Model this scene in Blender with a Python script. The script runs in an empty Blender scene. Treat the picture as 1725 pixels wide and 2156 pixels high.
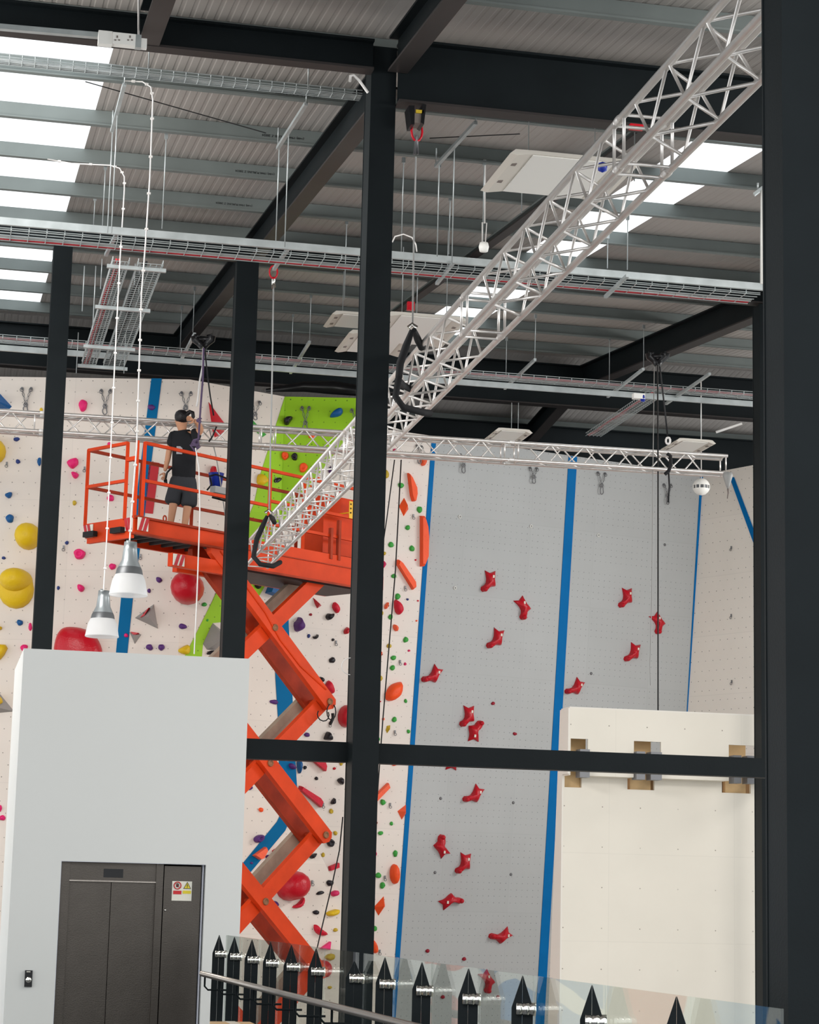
import bpy, math, random
from math import sin, cos, pi, radians, sqrt, atan2
from mathutils import Vector, Matrix
random.seed(7)
# ------------------------------------------------------------------ camera, world, light
FPX=4550.0; YAW=radians(12.2); PITCH=radians(10.0); ROLL=.024; EYE=1.95
C0=Vector((0,0,EYE))
fw=Vector((sin(YAW)*cos(PITCH),cos(YAW)*cos(PITCH),sin(PITCH)))
r0=Vector((cos(YAW),-sin(YAW),0)); u0=r0.cross(fw)
rt=cos(ROLL)*r0+sin(ROLL)*u0; up=-sin(ROLL)*r0+cos(ROLL)*u0
scn=bpy.context.scene; COL=scn.collection
cam=bpy.data.cameras.new('camera'); co=bpy.data.objects.new('camera',cam); COL.objects.link(co)
cam.sensor_fit='VERTICAL'; cam.sensor_height=36; cam.sensor_width=36; cam.lens=FPX/2156*36; cam.clip_end=200; cam.clip_start=.1
co.matrix_world=Matrix(((rt.x,up.x,-fw.x,0),(rt.y,up.y,-fw.y,0),(rt.z,up.z,-fw.z,EYE),(0,0,0,1)))
scn.camera=co
scn.view_settings.view_transform='Standard'; scn.view_settings.look='None'; scn.view_settings.gamma=1
scn.view_settings.use_curve_mapping=False; scn.view_settings.exposure=0.54
w=bpy.data.worlds.new('sky'); scn.world=w; w.use_nodes=True
bg=w.node_tree.nodes['Background']; bg.inputs[0].default_value=(.93,.97,1,1); bg.inputs[1].default_value=1.25
def area(name,loc,rot,sx,sy,power,col=(1,.97,.93)):
    l=bpy.data.lights.new(name,'AREA'); l.shape='RECTANGLE'; l.size=sx; l.size_y=sy; l.energy=power; l.color=col
    o=bpy.data.objects.new(name,l); COL.objects.link(o); o.location=loc; o.rotation_euler=rot; return o
area('hall_front_fill',(13,14,9.0),(radians(62),0,radians(-2)),6,2,520)  # unseen fill lamp added to brighten the climbing walls
area('hall_right_fill',(21,30,9.5),(radians(48),0,radians(62)),5,2,520)  # added fill lamp out of view on the right, no real fitting
area('hall_left_fill',(-3.5,21,9.3),(radians(64),0,radians(-38)),5,2,560)  # added fill lamp out of view, turned to brighten the right wall
area('mezzanine_fill',(-2,6,6.5),(radians(58),0,radians(-10)),4,2,110)  # added fill lamp out of view that brightens the lift block
# ------------------------------------------------------------------ projection helpers
def ray(x,y): return fw*FPX+rt*(x-862.5)+up*(1078-y)
def hit(x,y,n,p0):
    d=ray(x,y); n=Vector(n); return C0+d*((Vector(p0)-C0).dot(n)/d.dot(n))
def hz(x,y,z): return hit(x,y,(0,0,1),(0,0,z))
def hy(x,y,Y): return hit(x,y,(0,1,0),(0,Y,0))
def hx(x,y,X): return hit(x,y,(1,0,0),(X,0,0))
def hd(x,y,D): return C0+ray(x,y)*(D/FPX)
# ------------------------------------------------------------------ materials
def lin(c):
    c=c/255; return c/12.92 if c<=.04045 else ((c+.055)/1.055)**2.4
MATS={}
def mat(name,rgb,rough=.5,metal=0,bump=0,bscale=30,var=0,vscale=3,trans=0,alpha=None,emit=0,coat=0,spec=.35):
    m=bpy.data.materials.new(name); m.use_nodes=True; nt=m.node_tree; b=nt.nodes['Principled BSDF']
    col=(lin(rgb[0]),lin(rgb[1]),lin(rgb[2]),1)
    b.inputs['Base Color'].default_value=col; b.inputs['Roughness'].default_value=rough; b.inputs['Metallic'].default_value=metal; b.inputs['Specular IOR Level'].default_value=spec
    if coat: b.inputs['Coat Weight'].default_value=coat; b.inputs['Coat Roughness'].default_value=.15
    if bump or var:
        tc=nt.nodes.new('ShaderNodeTexCoord'); 
    if var:
        n=nt.nodes.new('ShaderNodeTexNoise'); n.inputs['Scale'].default_value=vscale; n.inputs['Detail'].default_value=5
        nt.links.new(tc.outputs['Object'],n.inputs['Vector'])
        rmp=nt.nodes.new('ShaderNodeMapRange'); rmp.inputs[1].default_value=.3; rmp.inputs[2].default_value=.7; rmp.inputs[3].default_value=1-var; rmp.inputs[4].default_value=1+var
        nt.links.new(n.outputs[0],rmp.inputs[0])
        mx=nt.nodes.new('ShaderNodeVectorMath'); mx.operation='SCALE'; mx.inputs[0].default_value=col[:3]
        nt.links.new(rmp.outputs[0],mx.inputs['Scale']); nt.links.new(mx.outputs[0],b.inputs['Base Color'])
    if bump:
        n2=nt.nodes.new('ShaderNodeTexNoise'); n2.inputs['Scale'].default_value=bscale
        nt.links.new(tc.outputs['Object'],n2.inputs['Vector'])
        bp=nt.nodes.new('ShaderNodeBump'); bp.inputs['Strength'].default_value=bump; bp.inputs['Distance'].default_value=.02
        nt.links.new(n2.outputs[0],bp.inputs['Height']); nt.links.new(bp.outputs[0],b.inputs['Normal'])
    if emit: b.inputs['Emission Color'].default_value=col; b.inputs['Emission Strength'].default_value=emit
    MATS[name]=m; return m
def wallmat(name,rgb,grid,rad,dotcol=(95,88,82),panel=(2.4,1.2),stag=True,seam=.93,var=.03,off=0.,skip=False):
    """painted plywood with a grid of bolt holes and panel seams, laid out in metres in the UV map"""
    m=mat(name,rgb,.62); nt=m.node_tree; N=nt.nodes; Lk=nt.links; b=N['Principled BSDF']
    uv=N.new('ShaderNodeUVMap'); sp=N.new('ShaderNodeSeparateXYZ'); Lk.new(uv.outputs[0],sp.inputs[0])
    def mth(op,a,bv=None,c=None):
        n=N.new('ShaderNodeMath'); n.operation=op
        for i,v in enumerate((a,bv,c)):
            if v is None: continue
            if isinstance(v,(int,float)): n.inputs[i].default_value=v
            else: Lk.new(v,n.inputs[i])
        return n.outputs[0]
    u,v=sp.outputs[0],sp.outputs[1]
    row=mth('FLOOR',mth('DIVIDE',v,grid))
    sh=mth('MULTIPLY',mth('MODULO',row,2),grid*.5) if stag else 0.
    fu=mth('SUBTRACT',mth('PINGPONG',mth('ADD',u,sh),grid*.5),grid*.25)  # keeps sign free of modulo problems
    du=mth('SUBTRACT',mth('FLOORED_MODULO',mth('ADD',u,sh),grid),grid*.5); dv=mth('SUBTRACT',mth('FLOORED_MODULO',v,grid),grid*.5)
    d=mth('SQRT',mth('ADD',mth('MULTIPLY',du,du),mth('MULTIPLY',dv,dv)))
    dot=mth('LESS_THAN',d,rad)
    if skip:
        band=mth('GREATER_THAN',mth('FLOORED_MODULO',v,.75),.14); dot=mth('MULTIPLY',dot,band)
    wn=N.new('ShaderNodeTexWhiteNoise'); wn.noise_dimensions='2D'; cb=N.new('ShaderNodeCombineXYZ')
    Lk.new(mth('FLOOR',mth('DIVIDE',u,grid)),cb.inputs[0]); Lk.new(row,cb.inputs[1]); Lk.new(cb.outputs[0],wn.inputs['Vector'])
    dot=mth('MULTIPLY',dot,mth('MULTIPLY_ADD',wn.outputs[0],.6,.4))
    su=mth('LESS_THAN',mth('FLOORED_MODULO',u,panel[0]),.012); sv=mth('LESS_THAN',mth('FLOORED_MODULO',v,panel[1]),.012)
    seamv=mth('MAXIMUM',su,sv)
    w2=N.new('ShaderNodeTexWhiteNoise'); w2.noise_dimensions='2D'; c2=N.new('ShaderNodeCombineXYZ')
    Lk.new(mth('FLOOR',mth('DIVIDE',u,panel[0])),c2.inputs[0]); Lk.new(mth('FLOOR',mth('DIVIDE',v,panel[1])),c2.inputs[1]); Lk.new(c2.outputs[0],w2.inputs['Vector'])
    tint=mth('MULTIPLY_ADD',w2.outputs[0],2*var,1-var)
    tint=mth('MULTIPLY',tint,mth('MULTIPLY_ADD',seamv,seam-1,1))
    ns=N.new('ShaderNodeTexNoise'); ns.inputs['Scale'].default_value=1.3; ns.inputs['Detail'].default_value=6; Lk.new(uv.outputs[0],ns.inputs['Vector'])
    tint=mth('MULTIPLY',tint,mth('MULTIPLY_ADD',ns.outputs[0],.10,.95))
    sc=N.new('ShaderNodeVectorMath'); sc.operation='SCALE'; sc.inputs[0].default_value=(lin(rgb[0]),lin(rgb[1]),lin(rgb[2])); Lk.new(tint,sc.inputs['Scale'])
    mx=N.new('ShaderNodeMix'); mx.data_type='RGBA'; mx.inputs['B'].default_value=(lin(dotcol[0]),lin(dotcol[1]),lin(dotcol[2]),1)
    Lk.new(dot,mx.inputs['Factor']); Lk.new(sc.outputs[0],mx.inputs['A']); Lk.new(mx.outputs['Result'],b.inputs['Base Color'])
    return m
mat('black_steel',(22,27,29),.5,0,.05,60,.12,2,spec=.10)
mat('rafter_steel',(50,46,45),.5,0,0,0,.15,1,spec=.2)
mat('galv',(176,182,182),.42,.5,.05,20,.15,4)
mat('purlin_galv',(114,121,119),.55,.2,.03,15,.12,1.2)
mat('alu',(226,221,216),.3,.62,.04,25,.08,6)
mat('chrome',(235,232,225),.12,1)
mat('brushed',(150,142,134),.32,1,.06,90,.06,5)
mat('arm_grey',(160,142,124),.6,0,.1,30,.15,4)
mat('brushed_dark',(82,77,72),.34,1,.05,90,.06,5)
mat('sheet',(164,158,153),.6,.1,0,0,.08,.6)
mat('block_white',(214,214,210),.6,0,0,0,.012,.7)
mat('block_edge',(196,198,208),.6)
mat('panel_white',(228,222,212),.6)
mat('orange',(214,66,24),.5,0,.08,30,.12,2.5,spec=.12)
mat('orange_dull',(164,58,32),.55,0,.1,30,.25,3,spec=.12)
mat('orange_shaded',(52,24,18),.55,0,.1,30,.25,3)  # orange with the shade under the deck put into the colour
mat('rust',(140,96,66),.6,.2,.1,40,.2,9)
mat('mesh_deck',(60,54,52),.7)
mat('blue_paint',(0,100,150),.6,0,0,0,.04,2,spec=.1)
mat('tape_blue',(0,106,172),.6,0,0,0,.05,2,spec=.1)
mat('red_paint',(186,22,36),.5)
mat('pvc_white',(232,230,224),.45)
mat('led_white',(206,200,190),.5)
mat('dark_label',(120,110,104),.5)
mat('cable_white',(220,216,212),.5)
mat('cable_black',(24,24,26),.6)
mat('cable_red',(196,52,62),.5)
mat('cable_grey',(150,150,148),.5)
mat('sling',(20,20,22),.8)
mat('black_plastic',(16,16,18),.35)
mat('rubber',(22,20,20),.7)
mat('yellow_sign',(236,180,30),.5)
mat('white_sign',(226,222,208),.5)
mat('sign_red',(200,40,44),.5)
mat('sign_yellow',(222,200,50),.5)
mat('wood',(214,180,132),.6,0,0,0,.12,4)
mat('wood_dark',(150,122,88),.6,0,0,0,.12,4)
mat('steel_grey',(120,120,122),.45,.5)
mat('card',(206,170,126),.7,0,0,0,.05,5)
mat('tape_clear',(214,204,184),.3)
mat('shade_grey',(150,156,158),.35,.5)
mat('shade_band',(96,98,100),.4,.4)
mat('floor_grey',(150,146,140),.6,0,0,0,.06,.5)
mat('carpet',(96,98,100),.9,0,.1,90)
mat('skin',(196,144,112),.55); mat('shirt',(20,22,26),.85,0,.2,25); mat('shorts',(52,54,58),.85,0,.25,20); mat('hair',(18,14,16),.45,0,.4,60)
mat('shirt_print',(160,160,164),.7)
mat('boot',(40,36,34),.7); mat('purple_rope',(92,76,104),.8); mat('bucket_blue',(22,44,140),.4); mat('grey_volume',(150,148,146),.7,0,.15,12,.06,3)
HC={'pink':(232,28,112),'magenta':(214,40,98),'crimson':(206,16,48),'red':(190,14,34),'yellow':(222,184,20),'mustard':(196,166,44),'blue':(2,84,144),'navy':(40,58,120),
 'purple':(84,40,112),'green':(58,160,62),'black':(26,20,28),'orange':(250,84,28),'coral':(248,98,60),'grey':(150,146,142),'darkred':(150,14,40)}
for k,v in HC.items(): mat('hold_'+k,v,.48 if k not in('black','red') else .32,0,.25,35)
wallmat('wall_cream',(226,215,204),.2,.0095,(120,112,104))
wallmat('wall_cream_lit',(240,232,222),.2,.010,(120,112,104))  # cream made paler to stand in for light the right wall lacks
wallmat('wall_white',(232,222,214),.2,.008,(140,130,122))
wallmat('wall_speed',(180,182,182),.125,.0085,(116,116,118),(1.5,1.5),False,.95,.025,0,True)
wallmat('wall_green',(150,200,26),.2,.012,(80,110,20))
wallmat('fascia',(226,219,206),.6,.010,(150,140,128),(2.0,1.3),False,.95,.008)
# see-through and translucent
def glassmat():
    m=bpy.data.materials.new('railing_glass'); m.use_nodes=True; nt=m.node_tree; nt.nodes.clear()
    o=nt.nodes.new('ShaderNodeOutputMaterial'); t=nt.nodes.new('ShaderNodeBsdfTransparent'); t.inputs[0].default_value=(.90,.93,.91,1)
    g=nt.nodes.new('ShaderNodeBsdfGlossy'); g.inputs['Roughness'].default_value=.01; g.inputs[0].default_value=(1,1,1,1)
    lw=nt.nodes.new('ShaderNodeLayerWeight'); pw=nt.nodes.new('ShaderNodeMath'); pw.operation='POWER'; pw.inputs[1].default_value=5; nt.links.new(lw.outputs['Facing'],pw.inputs[0])
    f=nt.nodes.new('ShaderNodeMath'); f.operation='MULTIPLY_ADD'; f.inputs[1].default_value=.62; f.inputs[2].default_value=.03; nt.links.new(pw.outputs[0],f.inputs[0]); lw.inputs[0].default_value=.5; mx=nt.nodes.new('ShaderNodeMixShader')
    nt.links.new(f.outputs[0],mx.inputs[0]); nt.links.new(t.outputs[0],mx.inputs[1]); nt.links.new(g.outputs[0],mx.inputs[2]); nt.links.new(mx.outputs[0],o.inputs[0])
    MATS['glass']=m
glassmat()
def translucent(name,rgb,fac,transp):
    m=bpy.data.materials.new(name); m.use_nodes=True; nt=m.node_tree; nt.nodes.clear(); c=(lin(rgb[0]),lin(rgb[1]),lin(rgb[2]),1)
    o=nt.nodes.new('ShaderNodeOutputMaterial'); t=nt.nodes.new('ShaderNodeBsdfTranslucent'); t.inputs[0].default_value=c
    d=nt.nodes.new('ShaderNodeBsdfDiffuse'); d.inputs[0].default_value=c; mx=nt.nodes.new('ShaderNodeMixShader'); mx.inputs[0].default_value=fac
    tr=nt.nodes.new('ShaderNodeBsdfTransparent'); m2=nt.nodes.new('ShaderNodeMixShader'); m2.inputs[0].default_value=transp
    nt.links.new(d.outputs[0],mx.inputs[1]); nt.links.new(t.outputs[0],mx.inputs[2]); nt.links.new(mx.outputs[0],m2.inputs[1]); nt.links.new(tr.outputs[0],m2.inputs[2]); nt.links.new(m2.outputs[0],o.inputs[0])
    MATS[name]=m
translucent('rooflight_sheet',(235,240,242),.8,.75); translucent('lamp_glass',(240,240,240),.5,.12)
def muralmat():
    m=mat('mural',(200,200,200),.6); nt=m.node_tree; b=nt.nodes['Principled BSDF']; uv=nt.nodes.new('ShaderNodeUVMap')
    nz=nt.nodes.new('ShaderNodeTexNoise'); nz.inputs['Scale'].default_value=.5; nt.links.new(uv.outputs[0],nz.inputs[0])
    ad=nt.nodes.new('ShaderNodeVectorMath'); ad.operation='MULTIPLY_ADD'; ad.inputs[1].default_value=(1.6,1.6,1.6); nt.links.new(nz.outputs[1],ad.inputs[0]); nt.links.new(uv.outputs[0],ad.inputs[2])
    vo=nt.nodes.new('ShaderNodeTexVoronoi'); vo.inputs['Scale'].default_value=.42; nt.links.new(ad.outputs[0],vo.inputs['Vector'])
    ve=nt.nodes.new('ShaderNodeTexVoronoi'); ve.feature='DISTANCE_TO_EDGE'; ve.inputs['Scale'].default_value=.42; nt.links.new(ad.outputs[0],ve.inputs['Vector'])
    sp=nt.nodes.new('ShaderNodeSeparateColor'); nt.links.new(vo.outputs['Color'],sp.inputs[0])
    cr=nt.nodes.new('ShaderNodeValToRGB'); cr.color_ramp.interpolation='CONSTANT'; nt.links.new(sp.outputs[0],cr.inputs[0])
    e=cr.color_ramp.elements; e[0].color=(.02,.22,.5,1); e[1].position=.3; e[1].color=(.75,.12,.08,1)
    for p,c in ((.55,(.3,.55,.05,1)),(.75,(.1,.3,.6,1)),(.88,(.8,.3,.25,1))):
        q=e.new(p); q.color=c
    lt=nt.nodes.new('ShaderNodeMath'); lt.operation='LESS_THAN'; lt.inputs[1].default_value=.07; nt.links.new(ve.outputs[0],lt.inputs[0])
    mx=nt.nodes.new('ShaderNodeMix'); mx.data_type='RGBA'; mx.inputs['B'].default_value=(.85,.85,.82,1)
    nt.links.new(lt.outputs[0],mx.inputs['Factor']); nt.links.new(cr.outputs[0],mx.inputs['A']); nt.links.new(mx.outputs['Result'],b.inputs['Base Color'])
muralmat()
# ------------------------------------------------------------------ mesh helpers
class MB:
    def __init__(s): s.v=[]; s.f=[]; s.sm=[]
    def add(s,vs,fs,smooth=False):
        k=len(s.v); s.v+= [tuple(x) for x in vs]; s.f+=[tuple(i+k for i in f) for f in fs]; s.sm+=[smooth]*len(fs); return s
    def box(s,a,b):
        x0,x1=sorted((a[0],b[0])); y0,y1=sorted((a[1],b[1])); z0,z1=sorted((a[2],b[2]))
        return s.add([(x0,y0,z0),(x1,y0,z0),(x1,y1,z0),(x0,y1,z0),(x0,y0,z1),(x1,y0,z1),(x1,y1,z1),(x0,y1,z1)],
            [(0,3,2,1),(4,5,6,7),(0,1,5,4),(1,2,6,5),(2,3,7,6),(3,0,4,7)])
    def obox(s,c,ax,ay,az):
        c,ax,ay,az=map(Vector,(c,ax,ay,az)); vs=[c+sx*ax+sy*ay+sz*az for sz in(-1,1) for sx,sy in((-1,-1),(1,-1),(1,1),(-1,1))]
        return s.add(vs,[(0,3,2,1),(4,5,6,7),(0,1,5,4),(1,2,6,5),(2,3,7,6),(3,0,4,7)])
    def bar(s,a,b,w,h,upv=(0,0,1)):
        a,b=Vector(a),Vector(b); d=(b-a); L=d.length; d.normalize(); sd=d.cross(Vector(upv))
        if sd.length<1e-4: sd=d.cross(Vector((0,1,0)))
        sd.normalize(); u=sd.cross(d)
        return s.obox((a+b)/2,d*L/2,sd*w/2,u*h/2)
    def tube(s,pts,r,n=8,closed=False,cap=True):
        pts=[Vector(p) for p in pts]; N=len(pts); rs=r if isinstance(r,(list,tuple)) else [r]*N
        vs=[]; prev=None
        for i,p in enumerate(pts):
            if closed: d=pts[(i+1)%N]-pts[i-1]
            else: d=pts[min(i+1,N-1)]-pts[max(i-1,0)]
            d.normalize()
            if prev is None:
                a=d.cross(Vector((0,0,1)))
                if a.length<.05: a=d.cross(Vector((1,0,0)))
            else: a=prev-d*prev.dot(d)
            a.normalize(); prev=a; b=d.cross(a)
            for k in range(n):
                t=2*pi*k/n; vs.append(p+(a*cos(t)+b*sin(t))*rs[i])
        fs=[]
        for i in range(N if closed else N-1):
            j=(i+1)%N
            for k in range(n):
                fs.append((i*n+k,i*n+(k+1)%n,j*n+(k+1)%n,j*n+k))
        s.add(vs,fs,n>4)
        if cap and not closed:
            k=len(s.v)-N*n; s.f+= [tuple(k+i for i in range(n)),tuple(k+(N-1)*n+i for i in reversed(range(n)))]; s.sm+=[False,False]
        return s
    def lathe(s,c,prof,n=28,axis=(0,0,1)):
        c=Vector(c); az=Vector(axis).normalized(); ax=az.orthogonal().normalized(); ay=az.cross(ax); vs=[]
        for r,z in prof:
            for k in range(n):
                t=2*pi*k/n; vs.append(c+az*z+(ax*cos(t)+ay*sin(t))*r)
        fs=[(i*n+k,i*n+(k+1)%n,(i+1)*n+(k+1)%n,(i+1)*n+k) for i in range(len(prof)-1) for k in range(n)]
        return s.add(vs,fs,True)
    def prism(s,pts,d):
        """polygon extruded by vector d"""
        pts=[Vector(p) for p in pts]; d=Vector(d); n=len(pts)
        return s.add(pts+[p+d for p in pts],[tuple(range(n)),tuple(range(2*n-1,n-1,-1))]+[(i,i+n,(i+1)%n+n,(i+1)%n) for i in range(n)])
def build(name,mb,m,parent=None,uv=None,origin=None,auto=True):
    me=bpy.data.meshes.new(name)
    if origin is None and mb.v:
        n=len(mb.v); lo=[min(v[i] for v in mb.v) for i in range(3)]; hi=[max(v[i] for v in mb.v) for i in range(3)]
        origin=Vector(((lo[0]+hi[0])/2,(lo[1]+hi[1])/2,(lo[2]+hi[2])/2))
    O=Vector(origin)
    me.from_pydata([Vector(v)-O for v in mb.v],[],mb.f); me.materials.append(MATS[m] if isinstance(m,str) else m)
    for p,sm in zip(me.polygons,mb.sm): p.use_smooth=sm
    if uv:
        e1,e2=uv; l=me.uv_layers.new(name='UVMap')
        for lp in me.loops:
            q=me.vertices[lp.vertex_index].co+O; l.data[lp.index].uv=(q.dot(e1),q.dot(e2))
    me.update(); o=bpy.data.objects.new(name,me); COL.objects.link(o)
    if parent:
        o.parent=parent; o.location=O-Vector(parent['_o'])
    else: o.location=O
    o['_o']=tuple(O); return o
def thing(name,label,cat,loc,group=None):
    o=bpy.data.objects.new(name,None); COL.objects.link(o); o.location=loc; o['_o']=tuple(loc); o.empty_display_size=.1
    o['label']=label; o['category']=cat
    if group: o['group']=group
    return o
def tag(o,label,cat,group=None):
    o['label']=label; o['category']=cat
    if group: o['group']=group
    return o
def struct(o): o['kind']='structure'; return o
def H(pts,z=None): return pts
# ------------------------------------------------------------------ levels
FLZ=-4.45; WT=EYE+8.6; H0=6.3; RS=.105          # hall floor, climbing wall top, roof plane
def roofz(y): return EYE+H0+RS*y if y<=41 else EYE+H0+RS*41-RS*(y-41)
def hroof(x,y,dz=0): return hit(x,y,(0,-RS,1),(0,0,EYE+H0+dz))
# floor slabs
struct(build('floor',MB().box((-16,4.6,FLZ-.2),(24,62,FLZ)),'floor_grey'))
mb=MB(); mb.box((-12,-6,-.25),(3.62,20.1,0)); mb.box((-12,20.1,-.25),(3.6,22.6,0)); struct(build('floor_mezzanine',mb,'carpet'))
struct(build('wall_mezzanine_edge',MB().box((-12,4.3,FLZ),(24,4.6,-.25)),'block_white'))
# ------------------------------------------------------------------ climbing walls
class Plane:
    def __init__(s,p,q,lean=0):
        s.o=Vector(p); s.e1=(Vector(q)-s.o); s.e1.z=0; s.e1.normalize()
        nh=s.e1.cross(Vector((0,0,1)))
        if nh.dot(C0-s.o)<0: nh=-nh
        s.n=(nh*cos(lean)-Vector((0,0,1))*sin(lean)).normalized(); s.e2=s.n.cross(s.e1)
        if s.e2.z<0: s.e2=-s.e2
    def __call__(s,x,y,off=0): return hit(x,y,s.n,s.o+s.n*off)
    def at(s,u,z):   # point at distance u along the top line and world height z
        k=(z-s.o.z)/s.e2.z; return s.o+s.e1*u+s.e2*k
    def down(s,P,z): k=(z-P.z)/s.e2.z; return P+s.e2*k
    def poly(s,name,pts,thick,m,off=0,parent=None):
        mb=MB(); pts=[Vector(p)+s.n*off for p in pts]
        # orient so first face looks along +n
        a=sum(((pts[i]-pts[0]).cross(pts[i+1]-pts[0]) for i in range(1,len(pts)-1)),Vector())
        if a.dot(s.n)<0: pts=pts[::-1]
        mb.prism(pts,-s.n*thick); return build(name,mb,m,parent,(s.e1,s.e2))
    def pix(s,name,px,thick,m,off=0,parent=None): return s.poly(name,[s(x,y) for x,y in px],thick,m,off,parent)
PL=Plane(hz(0,793,WT),hz(400,799,WT)); PM=Plane(hz(400,799,WT),hz(600,835,WT)); PG=Plane(hz(600,835,WT),hz(745,838,WT))
PS=Plane(hz(912,918,WT),hz(1480,999,WT),radians(5))
Lc=hz(400,799,WT); uL=(Lc-PL.o).dot(PL.e1)
struct(PL.poly('wall_left',[PL.at(-3.2,WT),Lc,PL.down(Lc,FLZ),PL.at(-3.2,FLZ)],.3,'wall_cream'))
struct(PL.poly('wall_left_mural',[PL.at(-16,WT-4),PL.at(-3.2,WT-4),PL.at(-3.2,FLZ),PL.at(-16,FLZ)],.3,'mural'))
# folded middle panel, its right edge follows the blue stripe down to the mats
midpx=[(600,835),(591,1085),(607,1290),(613,1480),(622,1600),(628,1692),(640,1735),(659,1768),(712,1872),(800,2045)]
bot=PM.down(PM(815,2075),FLZ)
struct(PM.poly('wall_middle',[PM.down(Lc,WT)]+[PM(*p) for p in midpx]+[bot,PM.down(Lc,FLZ)],1.4,'wall_cream'))
struct(PG.poly('wall_green',[PG(*p) for p in [(600,835),(752,838),(752,875),(591,1085)]],.6,'wall_green'))
grn=[(599.5,836),(590.5,1085),(561,1228),(541,1262),(500,1290),(466,1310),(447,1312),(427,1355),(423,1400),(380,1400),(446,1268),(500,1145),(535,1060),(548,1000)]
struct(PM.pix('wall_green_band',grn,.03,'wall_green',.012))
sL=(PS(590,1000)-PS.o).dot(PS.e1); s1=(PS(912,940)-PS.o).dot(PS.e1); s3=(hz(1480,999,WT)-PS.o).dot(PS.e1)
def SP(s,z): return PS.at(s,z)
sE=s3
struct(PS.poly('wall_back',[SP(sL,WT),SP(s1,WT),SP(s1,FLZ),SP(sL,FLZ)],.3,'wall_white'))
struct(PS.poly('wall_speed',[SP(s1,WT),SP(sE,WT),SP(sE,FLZ),SP(s1,FLZ)],.3,'wall_speed'))
cW=SP(sE,WT); rW=hz(1593,978,WT); dW=(rW-cW).normalized()
PW=Plane(cW,rW)
struct(PW.poly('wall_right',[cW,cW+dW*7,PW.down(cW+dW*7,FLZ),PW.down(cW,FLZ)-dW*2.2],.3,'wall_cream_lit'))
# painted stripes and tapes
def strip(pl,name,px,m,label,off=.012,cat='painted stripe'):
    o=pl.pix(name,px,.01,m,off); tag(o,label,cat); return o
strip(PL,'painted_stripe',[(319,797),(341,797),(306,1075),(280,1260),(266,1400),(242,1400),(255,1260),(284,1075)],'blue_paint','blue slanting stripe painted on the left wall behind the platform')
strip(PL,'painted_stripe',[(315,972),(336,975),(322,1082),(303,1080)],'red_paint','red painted bar beside the blue stripe behind the platform railing')
strip(PM,'painted_stripe',[(577,1330),(588,1255),(600,1222),(606,1240),(607.5,1318),(612,1400),(616,1480),(621.5,1600),(627,1690),(600,1749),(525,1839),(505,1825),(583,1730),(597,1700),(590,1640),(587,1600),(585,1510),(580,1430)],'blue_paint','wide blue stripe bending down left behind the orange scissor arms')
def tapeS(xa,ya,xb,yb,wpx,label,z0=FLZ):
    # tape that runs straight down the overhanging panel
    a=PS(xa,ya); u=(a-PS.o).dot(PS.e1); b=PS(xa+wpx,ya); wd=(b-PS.o).dot(PS.e1)-u
    c=PS(xb,yb); uc=(c-PS.o).dot(PS.e1); sl=(uc-u)/(a.z-c.z)
    def pt(z,k): return PS.at(u+sl*(a.z-z)+k*wd,z)
    o=PS.poly('lane_tape',[pt(WT-.01,0),pt(WT-.01,1),pt(z0,1),pt(z0,0)],.01,'tape_blue',.012); tag(o,label,'tape','blue lane tapes on the grey wall')
tapeS(903.5,1000,831,2030,9.5,'thin blue tape between the white strip and grey climbing wall')
tapeS(1195,1000,1131,2090,18,'wide blue tape down the middle of the grey climbing wall')
tapeS(1471.5,1060,1446,1500,9.5,'thin blue tape at the corner below the white ball detector')
o=PW.pix('lane_tape',[(1538,1005),(1547,1005),(1596,1135),(1596,1165)],.01,'tape_blue',.02); tag(o,'blue tape slanting down across the far right white wall','tape','blue lane tapes on the grey wall')
# ------------------------------------------------------------------ holds
def smoothpoly(p,it=2):
    for _ in range(it):
        q=[]
        for i in range(len(p)):
            a,b=p[i],p[(i+1)%len(p)]; q+=[(a[0]*.75+b[0]*.25,a[1]*.75+b[1]*.25),(a[0]*.25+b[0]*.75,a[1]*.25+b[1]*.75)]
        p=q
    return p
def blobpoly(cx,cy,w,h,rot=0,n=14,seed=0,rough=.12):
    rg=random.Random(seed); ph=[rg.uniform(0,6.28) for _ in range(3)]; out=[]
    for i in range(n):
        t=2*pi*i/n; k=1+rough*(.6*sin(2*t+ph[0])+.5*sin(3*t+ph[1])+.35*sin(5*t+ph[2])); x=w/2*cos(t)*k; y=h/2*sin(t)*k; r=radians(rot)
        out.append((cx+x*cos(r)-y*sin(r),cy+x*sin(r)+y*cos(r)))
    return out
PROF={'blob':[(1,0),(.97,.35),(.84,.72),(.6,.93),(.3,1)],'dome':[(1,0),(.985,.25),(.93,.5),(.82,.72),(.64,.88),(.4,.97),(.18,1)],'volume':[(1,0)],'slab':[(1,0),(.985,.6),(.9,1)],'jug':[(1,0),(.98,.5),(.86,.85),(.66,1),(.42,.9),(.2,.72)]}
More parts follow.
